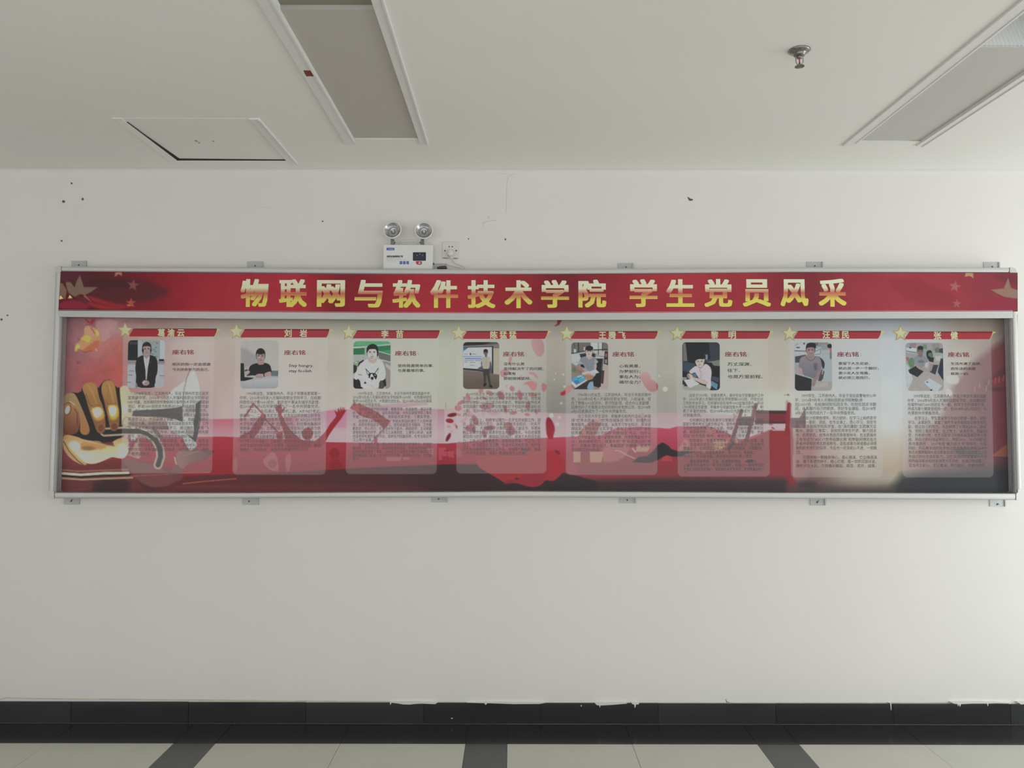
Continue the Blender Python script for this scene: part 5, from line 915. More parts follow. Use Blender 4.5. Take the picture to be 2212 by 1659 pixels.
for ci, (x0, x1, h, ys_, lines) in enumerate(BODY):
    T_ = Text(d0 + 0.0006)
    def units(s): return sum(1.0 if ord(c) > 255 else 0.56 for c in s)
    mx = max(units(s) for s in lines); pitch = (x1 - x0) / sorted(units(s) for s in lines)[len(lines) // 2]
    for s_, y in zip(lines, ys_):
        ind = 2 if s_.startswith('　　') else 0; t_ = s_[ind:]; dx = 1.7 * (y - 850) / 150 * (0 if ci < 5 else (1 if ci == 5 else 1.6)) * (1 if ci >= 5 else 0)
        a_ = x0 + ind * pitch * 1.02 + dx; full = units(s_) > 0.90 * mx or (units(s_) * pitch > (x1 - x0) * 0.93)
        b_ = x1 + dx if full else a_ + units(t_) * pitch * 0.99 - 1
        if t_[-1] in '，。' and full: b_ -= 2
        T_.line(t_, a_, b_, y, h * 1.12, 0, bold=0)
    T_.done('biography_lettering', M['body'], poster)
# ---------------------------------------------------------------- the eight small photographs
def photo(x0, y0, x1, y1, ox, oy, sc, paint, label, lx=0, r=8):
    nx, ny = 108, 140; PYs = np.linspace(y0, y1, ny)[:, None] + np.zeros((1, nx)); t = (PYs - y0) / (y1 - y0)
    e = np.minimum(PYs - y0, y1 - PYs); ins = np.where(e < r, r - np.sqrt(np.maximum(r * r - (r - e) ** 2, 0)), 0)
    A_ = x0 + lx * t + ins; B_ = x1 + lx * t - ins; PXs = A_ + (B_ - A_) * np.linspace(0, 1, nx)[None, :]
    rr_ = [FW[i] + RT[i] * (PXs - 1106) / F - UP[i] * (PYs - 829.5) / F for i in range(3)]; tt = (-(d0 + 0.0004) - CAM[1]) / rr_[1]
    p = Paint(PXs, PYs); p.frame(ox, oy, sc); paint(p); p.noise(3, 0.03, seed=int(x0))
    o = print_mesh('portrait_photo', CAM[0] + rr_[0] * tt, CAM[2] + rr_[2] * tt, d0 + 0.0004, p, M['photo'], poster); o['label'] = label
SK = (190, 150, 140)
def face(p, cx, cy, w, h, skin, hair, mode='m', dark=0.8):
    """small frontal head: hair behind, face oval, hair cap, eyes, nose, mouth"""
    sh = tuple(c * dark for c in skin)
    p.ell(cx, cy - h * 0.12, w * 1.12, h * 1.06, hair); p.ell(cx, cy + h * 0.06, w, h, skin); p.ell(cx - w * 0.98, cy + h * 0.08, w * 0.14, h * 0.2, sh); p.ell(cx + w * 0.98, cy + h * 0.08, w * 0.14, h * 0.2, sh)
    p.poly([(cx - w * 1.08, cy - h * 0.05), (cx - w * 1.1, cy - h * 0.7), (cx - w * 0.5, cy - h * 1.14), (cx + w * 0.5, cy - h * 1.14), (cx + w * 1.1, cy - h * 0.7), (cx + w * 1.08, cy - h * 0.05), (cx + w * 0.86, cy - h * 0.42), (cx + w * 0.3, cy - h * 0.5), (cx - w * 0.4, cy - h * 0.46), (cx - w * 0.86, cy - h * 0.4)], hair, 1, 1.0, 1)
    for s in (-1, 1):
        p.line([(cx + s * w * 0.22, cy - h * 0.14), (cx + s * w * 0.66, cy - h * 0.16)], h * 0.07, hair, 0.6, 0.8); p.ell(cx + s * w * 0.42, cy - h * 0.0, w * 0.2, h * 0.07, (50, 36, 38), 0, 0.8, 0.8)
    p.line([(cx, cy + h * 0.05), (cx - w * 0.08, cy + h * 0.34)], w * 0.1, sh, 0.7, 1); p.ell(cx, cy + h * 0.36, w * 0.2, h * 0.06, sh, 0, 0.8, 0.9); p.ell(cx, cy + h * 0.62, w * 0.34, h * 0.07, (150, 84, 84), 0, 0.85, 0.9)
def ph1(p):
    p.c[...] = (150, 156, 168); p.rect(235, 400, 440, 820, (36, 40, 42)); p.rect(260, 440, 435, 500, (50, 66, 68), 0.8); p.rect(440, 400, 1000, 820, (150, 164, 170)); p.rect(500, 420, 880, 780, (124, 152, 152)); p.rect(480, 440, 530, 700, (140, 168, 186), .8)
    for x, y in ((820, 470), (800, 560), (790, 640), (735, 690), (800, 740), (760, 600)): p.ell(x, y, 22, 18, (74, 120, 112), 0, 0.7)
    p.rect(880, 410, 1000, 800, (160, 176, 184)); p.rect(235, 815, 1000, 900, (152, 128, 142)); p.rect(235, 850, 1000, 862, (110, 90, 104), .8); p.rect(860, 790, 960, 830, (40, 34, 40)); p.rect(235, 900, 1000, 1400, (156, 162, 176))
    for x, y in ((320, 1025), (290, 1105), (260, 1250), (920, 1120)): p.line([(x - 40, y), (x + 40, y + 4)], 14, (90, 96, 112), 0.8)
    p.poly([(390, 1400), (400, 1240), (430, 1240), (430, 1400)], (120, 110, 124)); p.poly([(430, 760), (540, 710), (700, 706), (812, 755), (836, 900), (830, 1060), (790, 1160), (790, 1260), (770, 1300), (776, 1362), (434, 1362), (430, 1280), (396, 1250), (410, 1140), (388, 1000), (400, 850)], (28, 30, 32), 1, 1.2, 1)
    p.poly([(552, 715), (612, 780), (680, 710), (672, 800), (640, 960), (618, 1200), (596, 1200), (590, 1000), (560, 820)], (176, 172, 180)); p.poly([(560, 690), (680, 690), (670, 730), (610, 780), (556, 730)], (168, 116, 120)); p.line([(610, 790), (606, 1190)], 4, (120, 116, 126), 0.7)
    face(p, 618, 590, 82, 120, (176, 124, 128), (44, 38, 44)); p.poly([(530, 560), (520, 620), (545, 700), (560, 600)], (44, 38, 44)); p.poly([(706, 560), (716, 620), (694, 690), (684, 600)], (44, 38, 44))
    p.ell(600, 1265, 72, 54, (168, 120, 118)); p.poly([(524, 1262), (560, 1210), (600, 1220), (560, 1300)], (186, 160, 160), 0.8); p.line([(560, 1270), (640, 1290)], 5, (130, 84, 84), 0.7); p.ell(686, 855, 10, 12, (140, 70, 60))
def ph2(p):
    p.c[...] = (168, 160, 156); p.poly([(270, 410), (1030, 410), (1030, 1140), (800, 900), (400, 600), (270, 560)], (172, 164, 158), 1, 6); p.poly([(270, 570), (400, 600), (600, 720), (600, 900), (270, 1000)], (146, 138, 142), 0.9, 8); p.rect(880, 1020, 1030, 1140, (92, 106, 108)); p.poly([(350, 1010), (400, 990), (540, 1110), (400, 1130)], (46, 54, 92))
    p.poly([(430, 1000), (470, 910), (600, 866), (760, 860), (860, 900), (890, 1010), (892, 1120), (440, 1120)], (34, 32, 34), 1, 1.2, 1)
    p.poly([(604, 870), (612, 820), (740, 820), (750, 870), (720, 900), (640, 905)], (170, 120, 116)); face(p, 672, 730, 84, 132, (172, 122, 120), (38, 32, 34)); p.ell(672, 655, 78, 42, (38, 32, 34)); p.ell(650, 750, 16, 20, (206, 170, 166), 0, .6, 2)
    p.poly([(354, 1050), (400, 1016), (470, 1030), (440, 1080), (380, 1120), (352, 1110)], (186, 136, 136), 1, 1.2, 1); p.poly([(800, 1050), (880, 1030), (892, 1120), (760, 1136), (740, 1080)], (180, 128, 124), 1, 1.2, 1)
    p.rect(262, 1128, 1030, 1400, (156, 156, 168)); p.poly([(262, 1230), (1030, 1160), (1030, 1400), (262, 1400)], vg((170, 168, 180), 818, (142, 146, 158), 840), 0.9, 4); p.poly([(560, 1110), (640, 1078), (740, 1086), (800, 1110), (780, 1150), (660, 1166), (570, 1160)], (178, 126, 124), 1, 1.2, 1); p.poly([(728, 1085), (748, 1085), (752, 1136), (732, 1136)], (60, 36, 44)); p.line([(590, 1140), (700, 1150)], 6, (130, 84, 86), .7)
    p.poly([(270, 870), (340, 876), (352, 1150), (540, 1160), (500, 1186), (350, 1226), (270, 1224)], (34, 32, 36), 1, 1.2)
def ph3(p):
    p.c[...] = (166, 166, 166); p.rect(210, 430, 960, 720, (44, 148, 86)); p.rect(210, 430, 960, 520, (72, 168, 104)); p.poly([(215, 580), (440, 560), (440, 680), (215, 712)], (28, 116, 64)); p.poly([(700, 540), (955, 510), (955, 600), (730, 640)], (34, 122, 72)); p.line([(215, 560), (490, 545)], 36, (168, 172, 186)); p.line([(700, 520), (955, 500)], 26, (160, 172, 172)); p.poly([(440, 545), (490, 545), (480, 780), (440, 780)], (150, 158, 172)); p.rect(210, 700, 470, 830, (158, 158, 156))
    p.poly([(700, 620), (955, 700), (955, 860), (730, 790)], (92, 100, 100)); p.line([(700, 630), (955, 705)], 14, (190, 190, 190)); p.line([(720, 790), (955, 850)], 20, (176, 172, 174)); p.poly([(800, 820), (955, 860), (955, 1380), (860, 1380)], (150, 128, 120)); p.poly([(860, 880), (955, 930), (955, 1020), (860, 940)], (176, 160, 164))
    p.poly([(218, 850), (300, 820), (340, 830), (300, 900), (230, 900)], (72, 150, 84), 0.9, 2, 1); p.ell(270, 860, 30, 20, (176, 190, 120), 0, .8); p.poly([(300, 920), (330, 850), (420, 800), (440, 900), (330, 1000)], (40, 36, 40)); p.poly([(215, 900), (290, 920), (280, 1040), (215, 1080)], (50, 44, 48)); p.poly([(215, 1180), (380, 1180), (400, 1380), (215, 1380)], (40, 34, 38)); p.poly([(720, 1180), (860, 1180), (870, 1320), (840, 1340), (800, 1380), (720, 1380)], (78, 64, 60)); p.poly([(790, 1200), (850, 1200), (868, 1300), (840, 1330)], (30, 28, 30))
    Wt = (196, 204, 216)
    p.poly([(480, 790), (420, 830), (330, 900), (290, 1010), (240, 1090), (232, 1180), (270, 1206), (320, 1180), (350, 1220), (370, 1380), (720, 1380), (730, 1220), (830, 1210), (862, 1110), (850, 1000), (820, 890), (760, 820), (690, 790)], Wt, 1, 1.2, 1)
    p.poly([(500, 760), (690, 760), (680, 830), (620, 886), (550, 870), (510, 830)], (184, 152, 146)); face(p, 588, 655, 100, 136, (206, 176, 172), (34, 30, 34)); p.poly([(480, 690), (484, 560), (560, 490), (640, 488), (712, 560), (712, 700), (690, 770), (688, 640), (640, 560), (560, 556), (500, 640)], (34, 30, 34), 1, 1.0, 1); p.ell(575, 770, 34, 9, (170, 84, 90))
    p.poly([(300, 1160), (400, 1150), (480, 1250), (600, 1290), (640, 1350), (560, 1370), (420, 1280), (330, 1210)], (206, 176, 180), 1, 1.2, 1); p.poly([(720, 1170), (770, 1190), (680, 1300), (650, 1370), (580, 1370), (600, 1290), (680, 1230)], (208, 178, 184), 1, 1.2, 1); p.ell(450, 1262, 20, 20, (40, 34, 38)); p.line([(560, 1300), (620, 1350)], 6, (150, 110, 118), .7); p.line([(320, 1095), (380, 1110)], 14, (60, 66, 90), .8)
    # dog's head print on the jumper
    p.poly([(462, 985), (520, 1040), (545, 1075), (500, 1100), (470, 1050)], (176, 184, 196), 1, 1); p.line([(462, 985), (500, 1110)], 8, (40, 40, 56)); p.line([(462, 985), (545, 1075)], 12, (40, 40, 56)); p.line([(712, 972), (640, 1075)], 14, (40, 40, 56)); p.line([(712, 972), (700, 1080)], 6, (70, 76, 96)); p.poly([(505, 1090), (560, 1062), (640, 1070), (690, 1100), (684, 1160), (655, 1206), (640, 1160), (610, 1130), (595, 1080), (560, 1090), (545, 1160), (520, 1130)], (32, 34, 48), 1, 1.0, 1); p.ell(590, 1170, 32, 28, (44, 46, 60)); p.ell(648, 1110, 14, 12, (160, 168, 180)); p.ell(530, 1150, 14, 18, (36, 38, 52)); p.line([(600, 1200), (580, 1210)], 8, (44, 46, 60)); p.line([(770, 1080), (850, 1060)], 7, (130, 140, 160), .7); p.line([(750, 1130), (840, 1120)], 7, (130, 140, 160), .7)
def ph4(p):
    p.c[...] = (108, 84, 72); p.rect(270, 440, 1010, 600, (84, 80, 76)); p.poly([(270, 440), (900, 440), (700, 500), (270, 520)], (44, 40, 40)); p.poly([(280, 530), (880, 500), (1000, 480), (1000, 560), (880, 560), (300, 570)], (120, 116, 112)); p.rect(880, 570, 1010, 1100, (176, 158, 124)); p.poly([(850, 530), (880, 530), (880, 1080), (855, 1060)], (34, 30, 34))
    p.poly([(280, 545), (855, 545), (855, 1010), (700, 1000), (280, 970)], (176, 182, 208)); p.poly([(280, 555), (390, 555), (290, 630)], (60, 98, 170)); p.poly([(290, 548), (860, 532), (860, 548), (290, 560)], (40, 36, 42)); p.poly([(560, 985), (660, 920), (840, 850), (860, 1040)], (84, 70, 110)); p.poly([(280, 968), (560, 990), (880, 1075), (880, 1100), (560, 1020), (280, 1000)], (50, 44, 46)); p.poly([(280, 1000), (600, 1030), (1000, 1100), (1000, 1110), (600, 1050), (280, 1030)], (120, 110, 104))
    p.ell(428, 690, 14, 20, (50, 50, 70)); p.line([(310, 690), (370, 690)], 10, (160, 80, 100), .7); p.line([(470, 690), (530, 692)], 10, (80, 84, 110), .7); p.line([(290, 738), (650, 742)], 20, (100, 136, 196), .75); p.line([(325, 780), (650, 785)], 24, (76, 120, 190), .8)
    for y, a, b in ((820, 315, 370), (820, 385, 485), (820, 520, 640), (850, 312, 370), (855, 420, 515), (912, 415, 500)): p.line([(a, y), (b, y + 2)], 10, (96, 92, 124), .75)
    p.poly([(270, 1030), (600, 1050), (1010, 1110), (1010, 1400), (270, 1400)], vg((122, 92, 84), 804, (104, 78, 64), 838)); p.poly([(270, 1300), (640, 1180), (1010, 1260), (1010, 1400), (270, 1400)], (104, 78, 62), 0.5, 5)
    p.poly([(648, 770), (700, 740), (790, 735), (832, 780), (840, 830), (810, 850), (806, 980), (720, 995), (668, 975), (664, 830), (640, 850)], (172, 162, 134), 1, 1.2, 1); p.line([(745, 760), (740, 985)], 4, (130, 120, 100), .7); p.poly([(632, 840), (664, 840), (656, 940), (690, 980), (640, 960)], (130, 90, 84), 1, 1.2, 1); p.poly([(810, 845), (835, 840), (828, 930), (805, 990)], (124, 86, 80), 1, 1.2, 1); p.poly([(712, 690), (756, 690), (756, 735), (736, 752), (716, 738)], (110, 74, 74)); face(p, 730, 655, 38, 52, (120, 82, 80), (40, 34, 38)); p.ell(728, 622, 42, 30, (40, 34, 38))
    p.poly([(668, 985), (806, 985), (800, 1060), (812, 1160), (832, 1270), (830, 1300), (790, 1300), (770, 1180), (742, 1080), (736, 1200), (734, 1280), (696, 1280), (690, 1160), (676, 1060)], (62, 60, 54), 1, 1.2, 1); p.poly([(690, 1270), (740, 1270), (742, 1300), (710, 1336), (680, 1330)], (28, 28, 32)); p.poly([(796, 1300), (840, 1300), (868, 1345), (850, 1362), (805, 1350)], (28, 28, 32))
def ph5(p):
    p.c[...] = (150, 150, 156); p.rect(310, 460, 700, 680, (104, 104, 100)); p.rect(320, 470, 440, 640, (98, 104, 98)); p.rect(440, 470, 580, 640, (116, 96, 86)); p.line([(455, 465), (460, 650)], 16, (34, 34, 40)); p.line([(370, 465), (372, 560)], 8, (44, 44, 44)); p.rect(700, 460, 930, 640, (176, 186, 192)); p.line([(850, 465), (852, 700)], 10, (70, 74, 84)); p.poly([(940, 465), (1046, 465), (1046, 700), (920, 640)], (112, 104, 96)); p.line([(936, 465), (930, 640)], 14, (40, 40, 46)); p.line([(316, 680), (600, 625)], 22, (64, 66, 76)); p.line([(316, 704), (600, 650)], 18, (176, 178, 186)); p.rect(365, 590, 410, 660, (176, 186, 186)); p.rect(560, 550, 600, 620, (170, 176, 176))
    p.line([(760, 610), (1040, 596)], 22, (50, 52, 60)); p.poly([(760, 640), (980, 620), (980, 700), (800, 700)], (184, 164, 162)); p.poly([(316, 690), (500, 700), (500, 760), (480, 840), (316, 860)], (172, 176, 188)); p.poly([(480, 690), (620, 680), (600, 740), (500, 760)], (44, 44, 52)); p.poly([(740, 670), (830, 700), (830, 740), (700, 760)], (40, 42, 52)); p.poly([(790, 700), (980, 700), (960, 770), (800, 780)], (170, 172, 182)); p.line([(780, 720), (970, 740)], 8, (60, 64, 76)); p.line([(852, 620), (852, 700)], 14, (54, 56, 70)); p.poly([(980, 640), (1046, 640), (1046, 910), (960, 880)], (70, 40, 44)); p.poly([(990, 680), (1030, 680), (1020, 750), (990, 750)], (176, 80, 90)); p.poly([(980, 800), (1030, 800), (1020, 880), (985, 870)], (140, 130, 120))
    p.poly([(316, 860), (440, 930), (500, 880), (460, 860)], (172, 172, 178)); p.poly([(960, 900), (1046, 920), (1046, 1400), (860, 1400)], (184, 150, 136)); p.poly([(316, 870), (560, 1040), (780, 1150), (360, 1390), (316, 1340)], (150, 118, 96)); p.poly([(560, 1100), (640, 1080), (782, 1150), (620, 1230)], (176, 116, 74))
    for k in range(5): p.line([(330, 900 + k * 34), (520, 1030 + k * 16)], 5, (96, 74, 66), .7)
    p.poly([(700, 780), (950, 780), (930, 1000), (900, 1330), (860, 1360), (760, 1330), (740, 1180), (800, 1100)], (36, 38, 46)); p.line([(940, 790), (910, 1010)], 10, (92, 98, 116)); p.poly([(930, 1010), (972, 1020), (950, 1280), (905, 1270)], (98, 32, 42)); p.poly([(500, 870), (560, 860), (580, 970), (500, 940)], (34, 34, 42))
    Sh = (124, 130, 152)
    p.poly([(500, 760), (580, 735), (740, 735), (800, 770), (852, 840), (820, 880), (790, 880), (780, 960), (740, 1030), (660, 1030), (590, 980), (560, 900), (470, 890), (470, 850)], Sh, 1, 1.2, 1); p.poly([(780, 790), (852, 838), (815, 884), (770, 860)], (150, 154, 172)); p.poly([(476, 830), (530, 850), (530, 890), (464, 886)], (146, 150, 168)); p.line([(600, 820), (660, 980)], 8, (100, 106, 130), .7); p.line([(740, 860), (700, 1000)], 8, (100, 106, 130), .7)
    p.poly([(606, 740), (660, 800), (730, 780), (736, 740), (700, 700), (640, 700)], (190, 150, 140)); face(p, 666, 640, 66, 96, (202, 166, 156), (42, 36, 38)); p.ell(672, 575, 76, 52, (42, 36, 38))
    p.poly([(450, 880), (500, 890), (480, 950), (560, 980), (612, 975), (610, 1010), (560, 1036), (500, 1020), (420, 980), (420, 920)], (168, 112, 98), 1, 1.2, 1); p.ell(585, 995, 32, 26, (190, 140, 126)); p.poly([(770, 880), (820, 880), (822, 960), (790, 1010), (760, 980)], (186, 150, 142), 1, 1.2, 1)
    p.poly([(530, 1060), (640, 1030), (700, 1040), (800, 990), (868, 1060), (800, 1080), (790, 1120), (700, 1100), (560, 1100), (524, 1100)], (182, 170, 176)); p.poly([(670, 1040), (800, 990), (868, 1058), (730, 1060)], (192, 178, 186)); p.poly([(590, 1080), (700, 1080), (720, 1110), (640, 1110)], (190, 130, 116))
    p.poly([(316, 1180), (500, 1100), (560, 1130), (625, 1180), (420, 1300), (330, 1220)], (64, 156, 202), 1, 1.2); p.poly([(360, 1230), (460, 1200), (480, 1260), (410, 1290)], (40, 124, 190)); p.poly([(420, 1130), (520, 1110), (560, 1170), (460, 1180)], (110, 184, 214)); p.line([(440, 1180), (520, 1150)], 12, (30, 70, 120)); p.poly([(318, 1220), (420, 1310), (625, 1190), (625, 1215), (400, 1365), (318, 1280)], (190, 190, 186)); p.poly([(360, 1390), (640, 1220), (830, 1150), (740, 1230), (700, 1260), (650, 1390)], (52, 46, 52)); p.poly([(650, 1290), (700, 1230), (740, 1260), (752, 1350), (740, 1392), (620, 1392)], (112, 158, 206), 1, 1.3, 1); p.ell(370, 1005, 44, 44, (70, 126, 76)); p.poly([(760, 1330), (870, 1370), (860, 1395), (760, 1395)], (150, 120, 116))
def ph6(p):
    p.c[...] = (44, 44, 54); p.rect(300, 450, 880, 900, (38, 38, 46)); p.poly([(840, 450), (1070, 450), (1070, 860), (880, 860)], (56, 60, 80)); p.poly([(320, 480), (380, 480), (415, 830), (325, 830)], (112, 106, 102)); p.poly([(312, 830), (560, 880), (560, 1000), (440, 1050), (312, 1020)], (52, 70, 104)); p.poly([(760, 700), (820, 700), (815, 800), (770, 800)], (110, 130, 176)); p.poly([(780, 800), (900, 800), (960, 860), (860, 880), (790, 860)], (50, 72, 106)); p.poly([(820, 850), (1070, 800), (1070, 930), (950, 920)], (112, 124, 106)); p.poly([(780, 860), (900, 860), (945, 960), (940, 1060), (880, 940)], (28, 28, 36)); p.poly([(900, 980), (1070, 940), (1070, 1300), (900, 1200)], (34, 34, 46)); p.poly([(910, 1130), (1050, 1160), (1030, 1260), (900, 1200)], (60, 72, 104)); p.poly([(890, 1220), (1018, 1290), (1000, 1400), (880, 1330)], (70, 140, 166)); p.poly([(850, 1400), (890, 1320), (1000, 1400)], (40, 48, 66)); p.poly([(500, 1090), (600, 1060), (600, 1160), (540, 1150)], (64, 116, 148)); p.poly([(312, 1060), (420, 1080), (400, 1160), (312, 1150)], (34, 32, 40)); p.poly([(312, 1150), (400, 1150), (400, 1200), (312, 1220)], (130, 138, 150))
    p.poly([(312, 1300), (520, 1250), (880, 1360), (860, 1420), (312, 1420)], (158, 154, 136)); Pk = (202, 176, 196)
    p.poly([(590, 910), (680, 990), (760, 880), (820, 900), (880, 960), (900, 1060), (880, 1200), (890, 1320), (870, 1390), (780, 1340), (800, 1220), (640, 1180), (590, 1080), (560, 1050), (490, 1090), (440, 1040), (500, 980)], Pk, 1, 1.2, 1); p.poly([(700, 1000), (720, 1100), (700, 1180), (650, 1170), (660, 1060)], (188, 158, 182), .8, 3, 1); p.line([(660, 990), (672, 1050)], 9, (150, 96, 110), .8)
    p.poly([(630, 900), (740, 870), (730, 920), (680, 990), (645, 960)], (186, 140, 134)); face(p, 660, 840, 84, 104, (212, 172, 162), (28, 26, 32)); p.poly([(560, 820), (570, 720), (640, 640), (740, 660), (780, 740), (770, 800), (740, 770), (680, 750), (640, 790)], (28, 26, 32), 1, 1.0, 1); p.ell(742, 812, 18, 30, (206, 160, 150))
    p.poly([(430, 1070), (500, 1090), (540, 1160), (650, 1170), (800, 1230), (840, 1260), (790, 1300), (700, 1280), (560, 1210), (440, 1180), (400, 1120)], (206, 160, 152), 1, 1.2, 1); p.poly([(400, 1110), (440, 1090), (470, 1160), (420, 1170)], (170, 120, 116)); p.poly([(340, 1210), (500, 1180), (660, 1280), (470, 1362), (420, 1330)], (186, 188, 200)); p.poly([(325, 1210), (345, 1215), (420, 1330), (350, 1330)], (50, 48, 48)); p.line([(400, 1230), (560, 1270)], 4, (160, 164, 178), .6)
def ph7(p):
    p.c[...] = (152, 166, 176); p.rect(330, 450, 860, 720, (168, 172, 182)); p.poly([(340, 500), (560, 470), (560, 620), (340, 630)], (176, 178, 190)); p.line([(340, 625), (580, 632)], 16, (84, 88, 100)); p.line([(380, 560), (430, 560)], 24, (70, 66, 80), .9); p.line([(350, 520), (400, 490)], 6, (100, 106, 120)); p.rect(510, 465, 540, 500, (60, 70, 130)); p.rect(760, 540, 850, 580, (110, 176, 206)); p.line([(740, 640), (850, 590), (850, 690), (730, 700)], 10, (96, 106, 112)); p.rect(780, 460, 1000, 540, (140, 128, 128)); p.poly([(860, 500), (1010, 500), (1010, 600), (870, 600)], (144, 142, 142)); p.poly([(700, 460), (800, 460), (800, 520), (720, 520)], (130, 80, 84)); p.ell(1035, 530, 48, 44, (40, 34, 40)); p.poly([(1020, 570), (1080, 570), (1075, 650), (1045, 650)], (190, 90, 96)); p.rect(1035, 650, 1080, 790, (112, 114, 124))
    p.poly([(345, 740), (560, 700), (560, 900), (400, 900), (345, 860)], (70, 66, 84)); p.poly([(345, 860), (480, 860), (440, 1080), (345, 1080)], (150, 152, 156)); p.poly([(740, 720), (860, 760), (936, 850), (930, 960), (900, 1000), (860, 860)], (50, 54, 58), 1, 1.2, 1); p.poly([(880, 980), (930, 1040), (900, 1180), (860, 1230), (800, 1220)], (92, 62, 76)); p.line([(900, 1000), (885, 1090)], 14, (180, 186, 194))
    p.poly([(700, 1240), (1080, 1230), (1080, 1420), (660, 1420)], (158, 150, 152)); p.poly([(740, 1290), (1000, 1240), (1000, 1330), (740, 1360)], (180, 158, 152), .8, 3)
    p.poly([(450, 760), (560, 715), (760, 720), (860, 780), (880, 940), (860, 1010), (820, 1010), (790, 1080), (740, 1200), (680, 1160), (490, 1110), (490, 980), (410, 960), (430, 840)], vg((144, 122, 144), 768, (112, 106, 128), 818), 1, 1.2, 1); p.line([(560, 740), (600, 800), (660, 822), (720, 800), (754, 740)], 9, (104, 60, 74)); p.poly([(715, 880), (790, 870), (780, 1000), (740, 1020), (720, 960)], (84, 84, 104), .75, 3)
    p.poly([(590, 690), (720, 690), (735, 745), (700, 800), (640, 808), (590, 780), (570, 735)], (160, 112, 118)); face(p, 654, 610, 84, 110, (166, 116, 122), (48, 38, 46)); p.poly([(560, 600), (566, 500), (620, 462), (720, 462), (766, 510), (764, 590), (740, 540), (590, 545)], (48, 38, 46), 1, 1, 1); p.ell(656, 640, 16, 22, (196, 146, 150), 0, .7, 2)
    p.poly([(400, 960), (470, 960), (490, 1050), (496, 1110), (430, 1100), (410, 1020)], (182, 132, 134), 1, 1.2, 1); p.poly([(800, 1010), (880, 1000), (840, 1100), (790, 1200), (760, 1230), (740, 1320), (700, 1340), (672, 1310), (690, 1200), (760, 1130)], (160, 112, 112), 1, 1.2, 1); p.poly([(345, 1085), (680, 1185), (664, 1425), (340, 1425)], (44, 46, 54)); p.line([(345, 1085), (680, 1185)], 8, (150, 156, 166), .7)
def ph8(p):
    p.c[...] = (150, 148, 150); p.rect(270, 380, 890, 600, (150, 146, 152)); p.poly([(340, 390), (450, 390), (440, 470), (340, 460)], (150, 116, 120)); p.poly([(280, 460), (450, 470), (450, 560), (280, 540)], (180, 186, 196)); p.ell(350, 462, 20, 14, (60, 90, 140)); p.line([(290, 520), (450, 545)], 14, (90, 98, 116)); p.poly([(560, 410), (620, 410), (620, 490), (560, 480)], (92, 140, 84)); p.poly([(700, 400), (830, 390), (830, 480), (720, 520)], (140, 132, 140)); p.poly([(750, 480), (810, 450), (820, 540), (760, 560)], (84, 124, 76)); p.poly([(820, 480), (890, 470), (890, 560), (820, 540)], (70, 66, 84)); p.poly([(620, 510), (700, 500), (720, 600), (700, 680), (640, 660), (610, 580)], (40, 44, 46), 1, 1.2, 1); p.poly([(640, 560), (700, 540), (710, 630), (650, 600)], (72, 128, 70)); p.poly([(740, 545), (880, 550), (880, 700), (730, 690)], (146, 158, 160)); p.poly([(760, 600), (860, 600), (850, 680), (780, 680)], (176, 172, 174))
    p.poly([(280, 620), (330, 620), (320, 680), (290, 670)], (176, 84, 84)); p.poly([(300, 660), (400, 610), (430, 760), (350, 800)], (76, 134, 80), 1, 1.2, 1); p.poly([(270, 700), (340, 800), (400, 1000), (400, 1170), (290, 1170)], (172, 182, 192)); p.poly([(640, 640), (740, 620), (730, 700), (660, 690)], (40, 44, 56)); p.poly([(850, 640), (890, 640), (890, 1000), (840, 960), (800, 860)], (46, 50, 84))
    p.poly([(400, 900), (580, 860), (780, 840), (890, 1000), (900, 1170), (300, 1170), (390, 1000)], (166, 148, 144)); p.poly([(318, 830), (440, 760), (570, 850), (470, 944), (380, 900), (340, 880)], (42, 50, 50)); p.poly([(670, 860), (720, 740), (810, 745), (760, 905)], (56, 60, 84)); p.poly([(580, 700), (650, 700), (640, 790), (590, 780)], (170, 176, 186)); p.poly([(680, 720), (740, 700), (700, 840), (650, 860)], (160, 124, 116))
    p.poly([(405, 630), (470, 582), (580, 590), (640, 640), (660, 690), (600, 710), (580, 760), (520, 800), (460, 770), (420, 700)], (124, 134, 142), 1, 1.2, 1); p.ell(530, 690, 50, 22, (84, 96, 116), 0, .7, 2); p.poly([(640, 670), (720, 720), (800, 690), (830, 700), (790, 740), (700, 740), (640, 700)], (176, 140, 130), 1, 1.2, 1); p.poly([(440, 720), (480, 760), (580, 810), (640, 820), (620, 850), (570, 850), (470, 800), (430, 750)], (170, 132, 124), 1, 1.2, 1)
    p.poly([(480, 560), (550, 560), (555, 600), (520, 625), (480, 600)], (130, 96, 92)); face(p, 513, 520, 42, 62, (140, 106, 104), (46, 42, 50)); p.ell(516, 465, 48, 34, (46, 42, 50))
    p.poly([(570, 1030), (660, 960), (870, 1080), (800, 1170), (700, 1160)], (168, 182, 200)); p.line([(575, 1028), (700, 1165)], 5, (120, 140, 170), .6); p.ell(628, 1026, 16, 12, (70, 94, 130)); p.poly([(690, 1140), (715, 1150), (700, 1170), (675, 1165)], (50, 50, 60)); p.line([(390, 1000), (300, 1100)], 6, (120, 116, 120), .5); p.line([(440, 1050), (520, 1150)], 5, (120, 106, 108), .5)
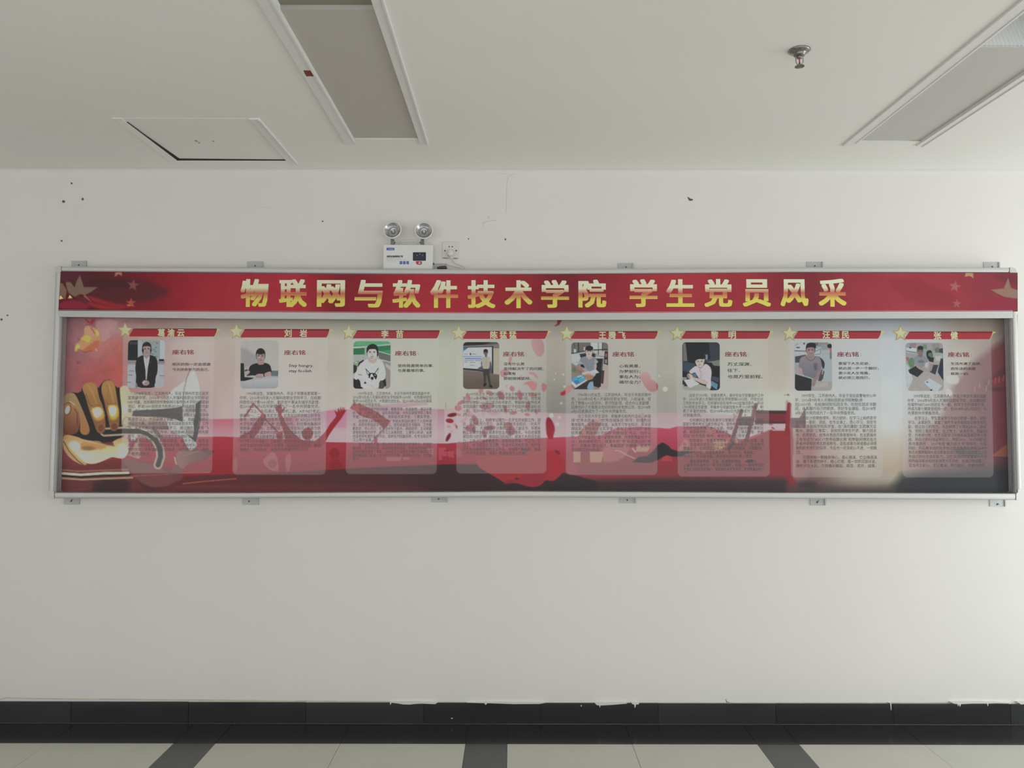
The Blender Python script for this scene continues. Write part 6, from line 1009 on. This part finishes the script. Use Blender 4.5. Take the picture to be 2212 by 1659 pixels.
PH = [(277, 735, 357, 838, 250, 690, 9.217, ph1, 'photograph of a person in a black suit with hands folded', -2.4), (520, 735.4, 601.6, 839, 490, 690, 9.217, ph2, 'photograph of a person in a black t-shirt seated at a desk', -1), (763.6, 737.2, 844, 839.8, 740, 690, 9.217, ph3, 'photograph of a person in a white jumper with a dog print', -1),
      (1000.4, 739, 1078.5, 840.4, 970, 690, 9.217, ph4, 'photograph of a person standing before a projection screen', 0), (1234, 739.6, 1313.6, 841.4, 1200, 690, 9.217, ph5, 'photograph of a person reading at a desk with a blue book', 0), (1473.8, 739.4, 1554.6, 843, 1440, 690, 9.217, ph6, 'photograph of a person in a pink shirt over an open book', 0.6),
      (1716, 739.6, 1796.6, 844, 1680, 690, 9.217, ph7, 'photograph of a person in a mauve t-shirt behind a dark laptop', 1), (1956, 740.4, 2036.6, 844.4, 1920, 690, 7.575, ph8, 'photograph of a person in a grey t-shirt on a green chair', 2.4)]
for a in PH: photo(*a)
# ---------------------------------------------------------------- glass over the lower case
gm = bpy.data.materials.new('clear glass'); gm.use_nodes = True; nt = gm.node_tree; nt.nodes.clear()
o_ = nt.nodes.new('ShaderNodeOutputMaterial'); mx_ = nt.nodes.new('ShaderNodeMixShader'); tr = nt.nodes.new('ShaderNodeBsdfTransparent'); gl = nt.nodes.new('ShaderNodeBsdfGlossy'); fr_ = nt.nodes.new('ShaderNodeFresnel')
tr.inputs[0].default_value = (0.975, 0.99, 0.985, 1); gl.inputs['Roughness'].default_value = 0.03; gl.inputs[0].default_value = (1, 1, 1, 1); fr_.inputs[0].default_value = 1.27
nt.links.new(fr_.outputs[0], mx_.inputs[0]); nt.links.new(tr.outputs[0], mx_.inputs[1]); nt.links.new(gl.outputs[0], mx_.inputs[2]); nt.links.new(mx_.outputs[0], o_.inputs[0])
a = W(127, 1064, 0.07); b = W(2190, 683, 0.07)
q = [W(116, 1066, 0.07), W(2197, 1068, 0.07), W(2188, 682, 0.07), W(127, 681, 0.07)]
mesh('glass_pane', [(x, -0.07, z) for x, z in q], [(0, 1, 2, 3)], gm, board)
bpy.data.objects.remove(_curo)
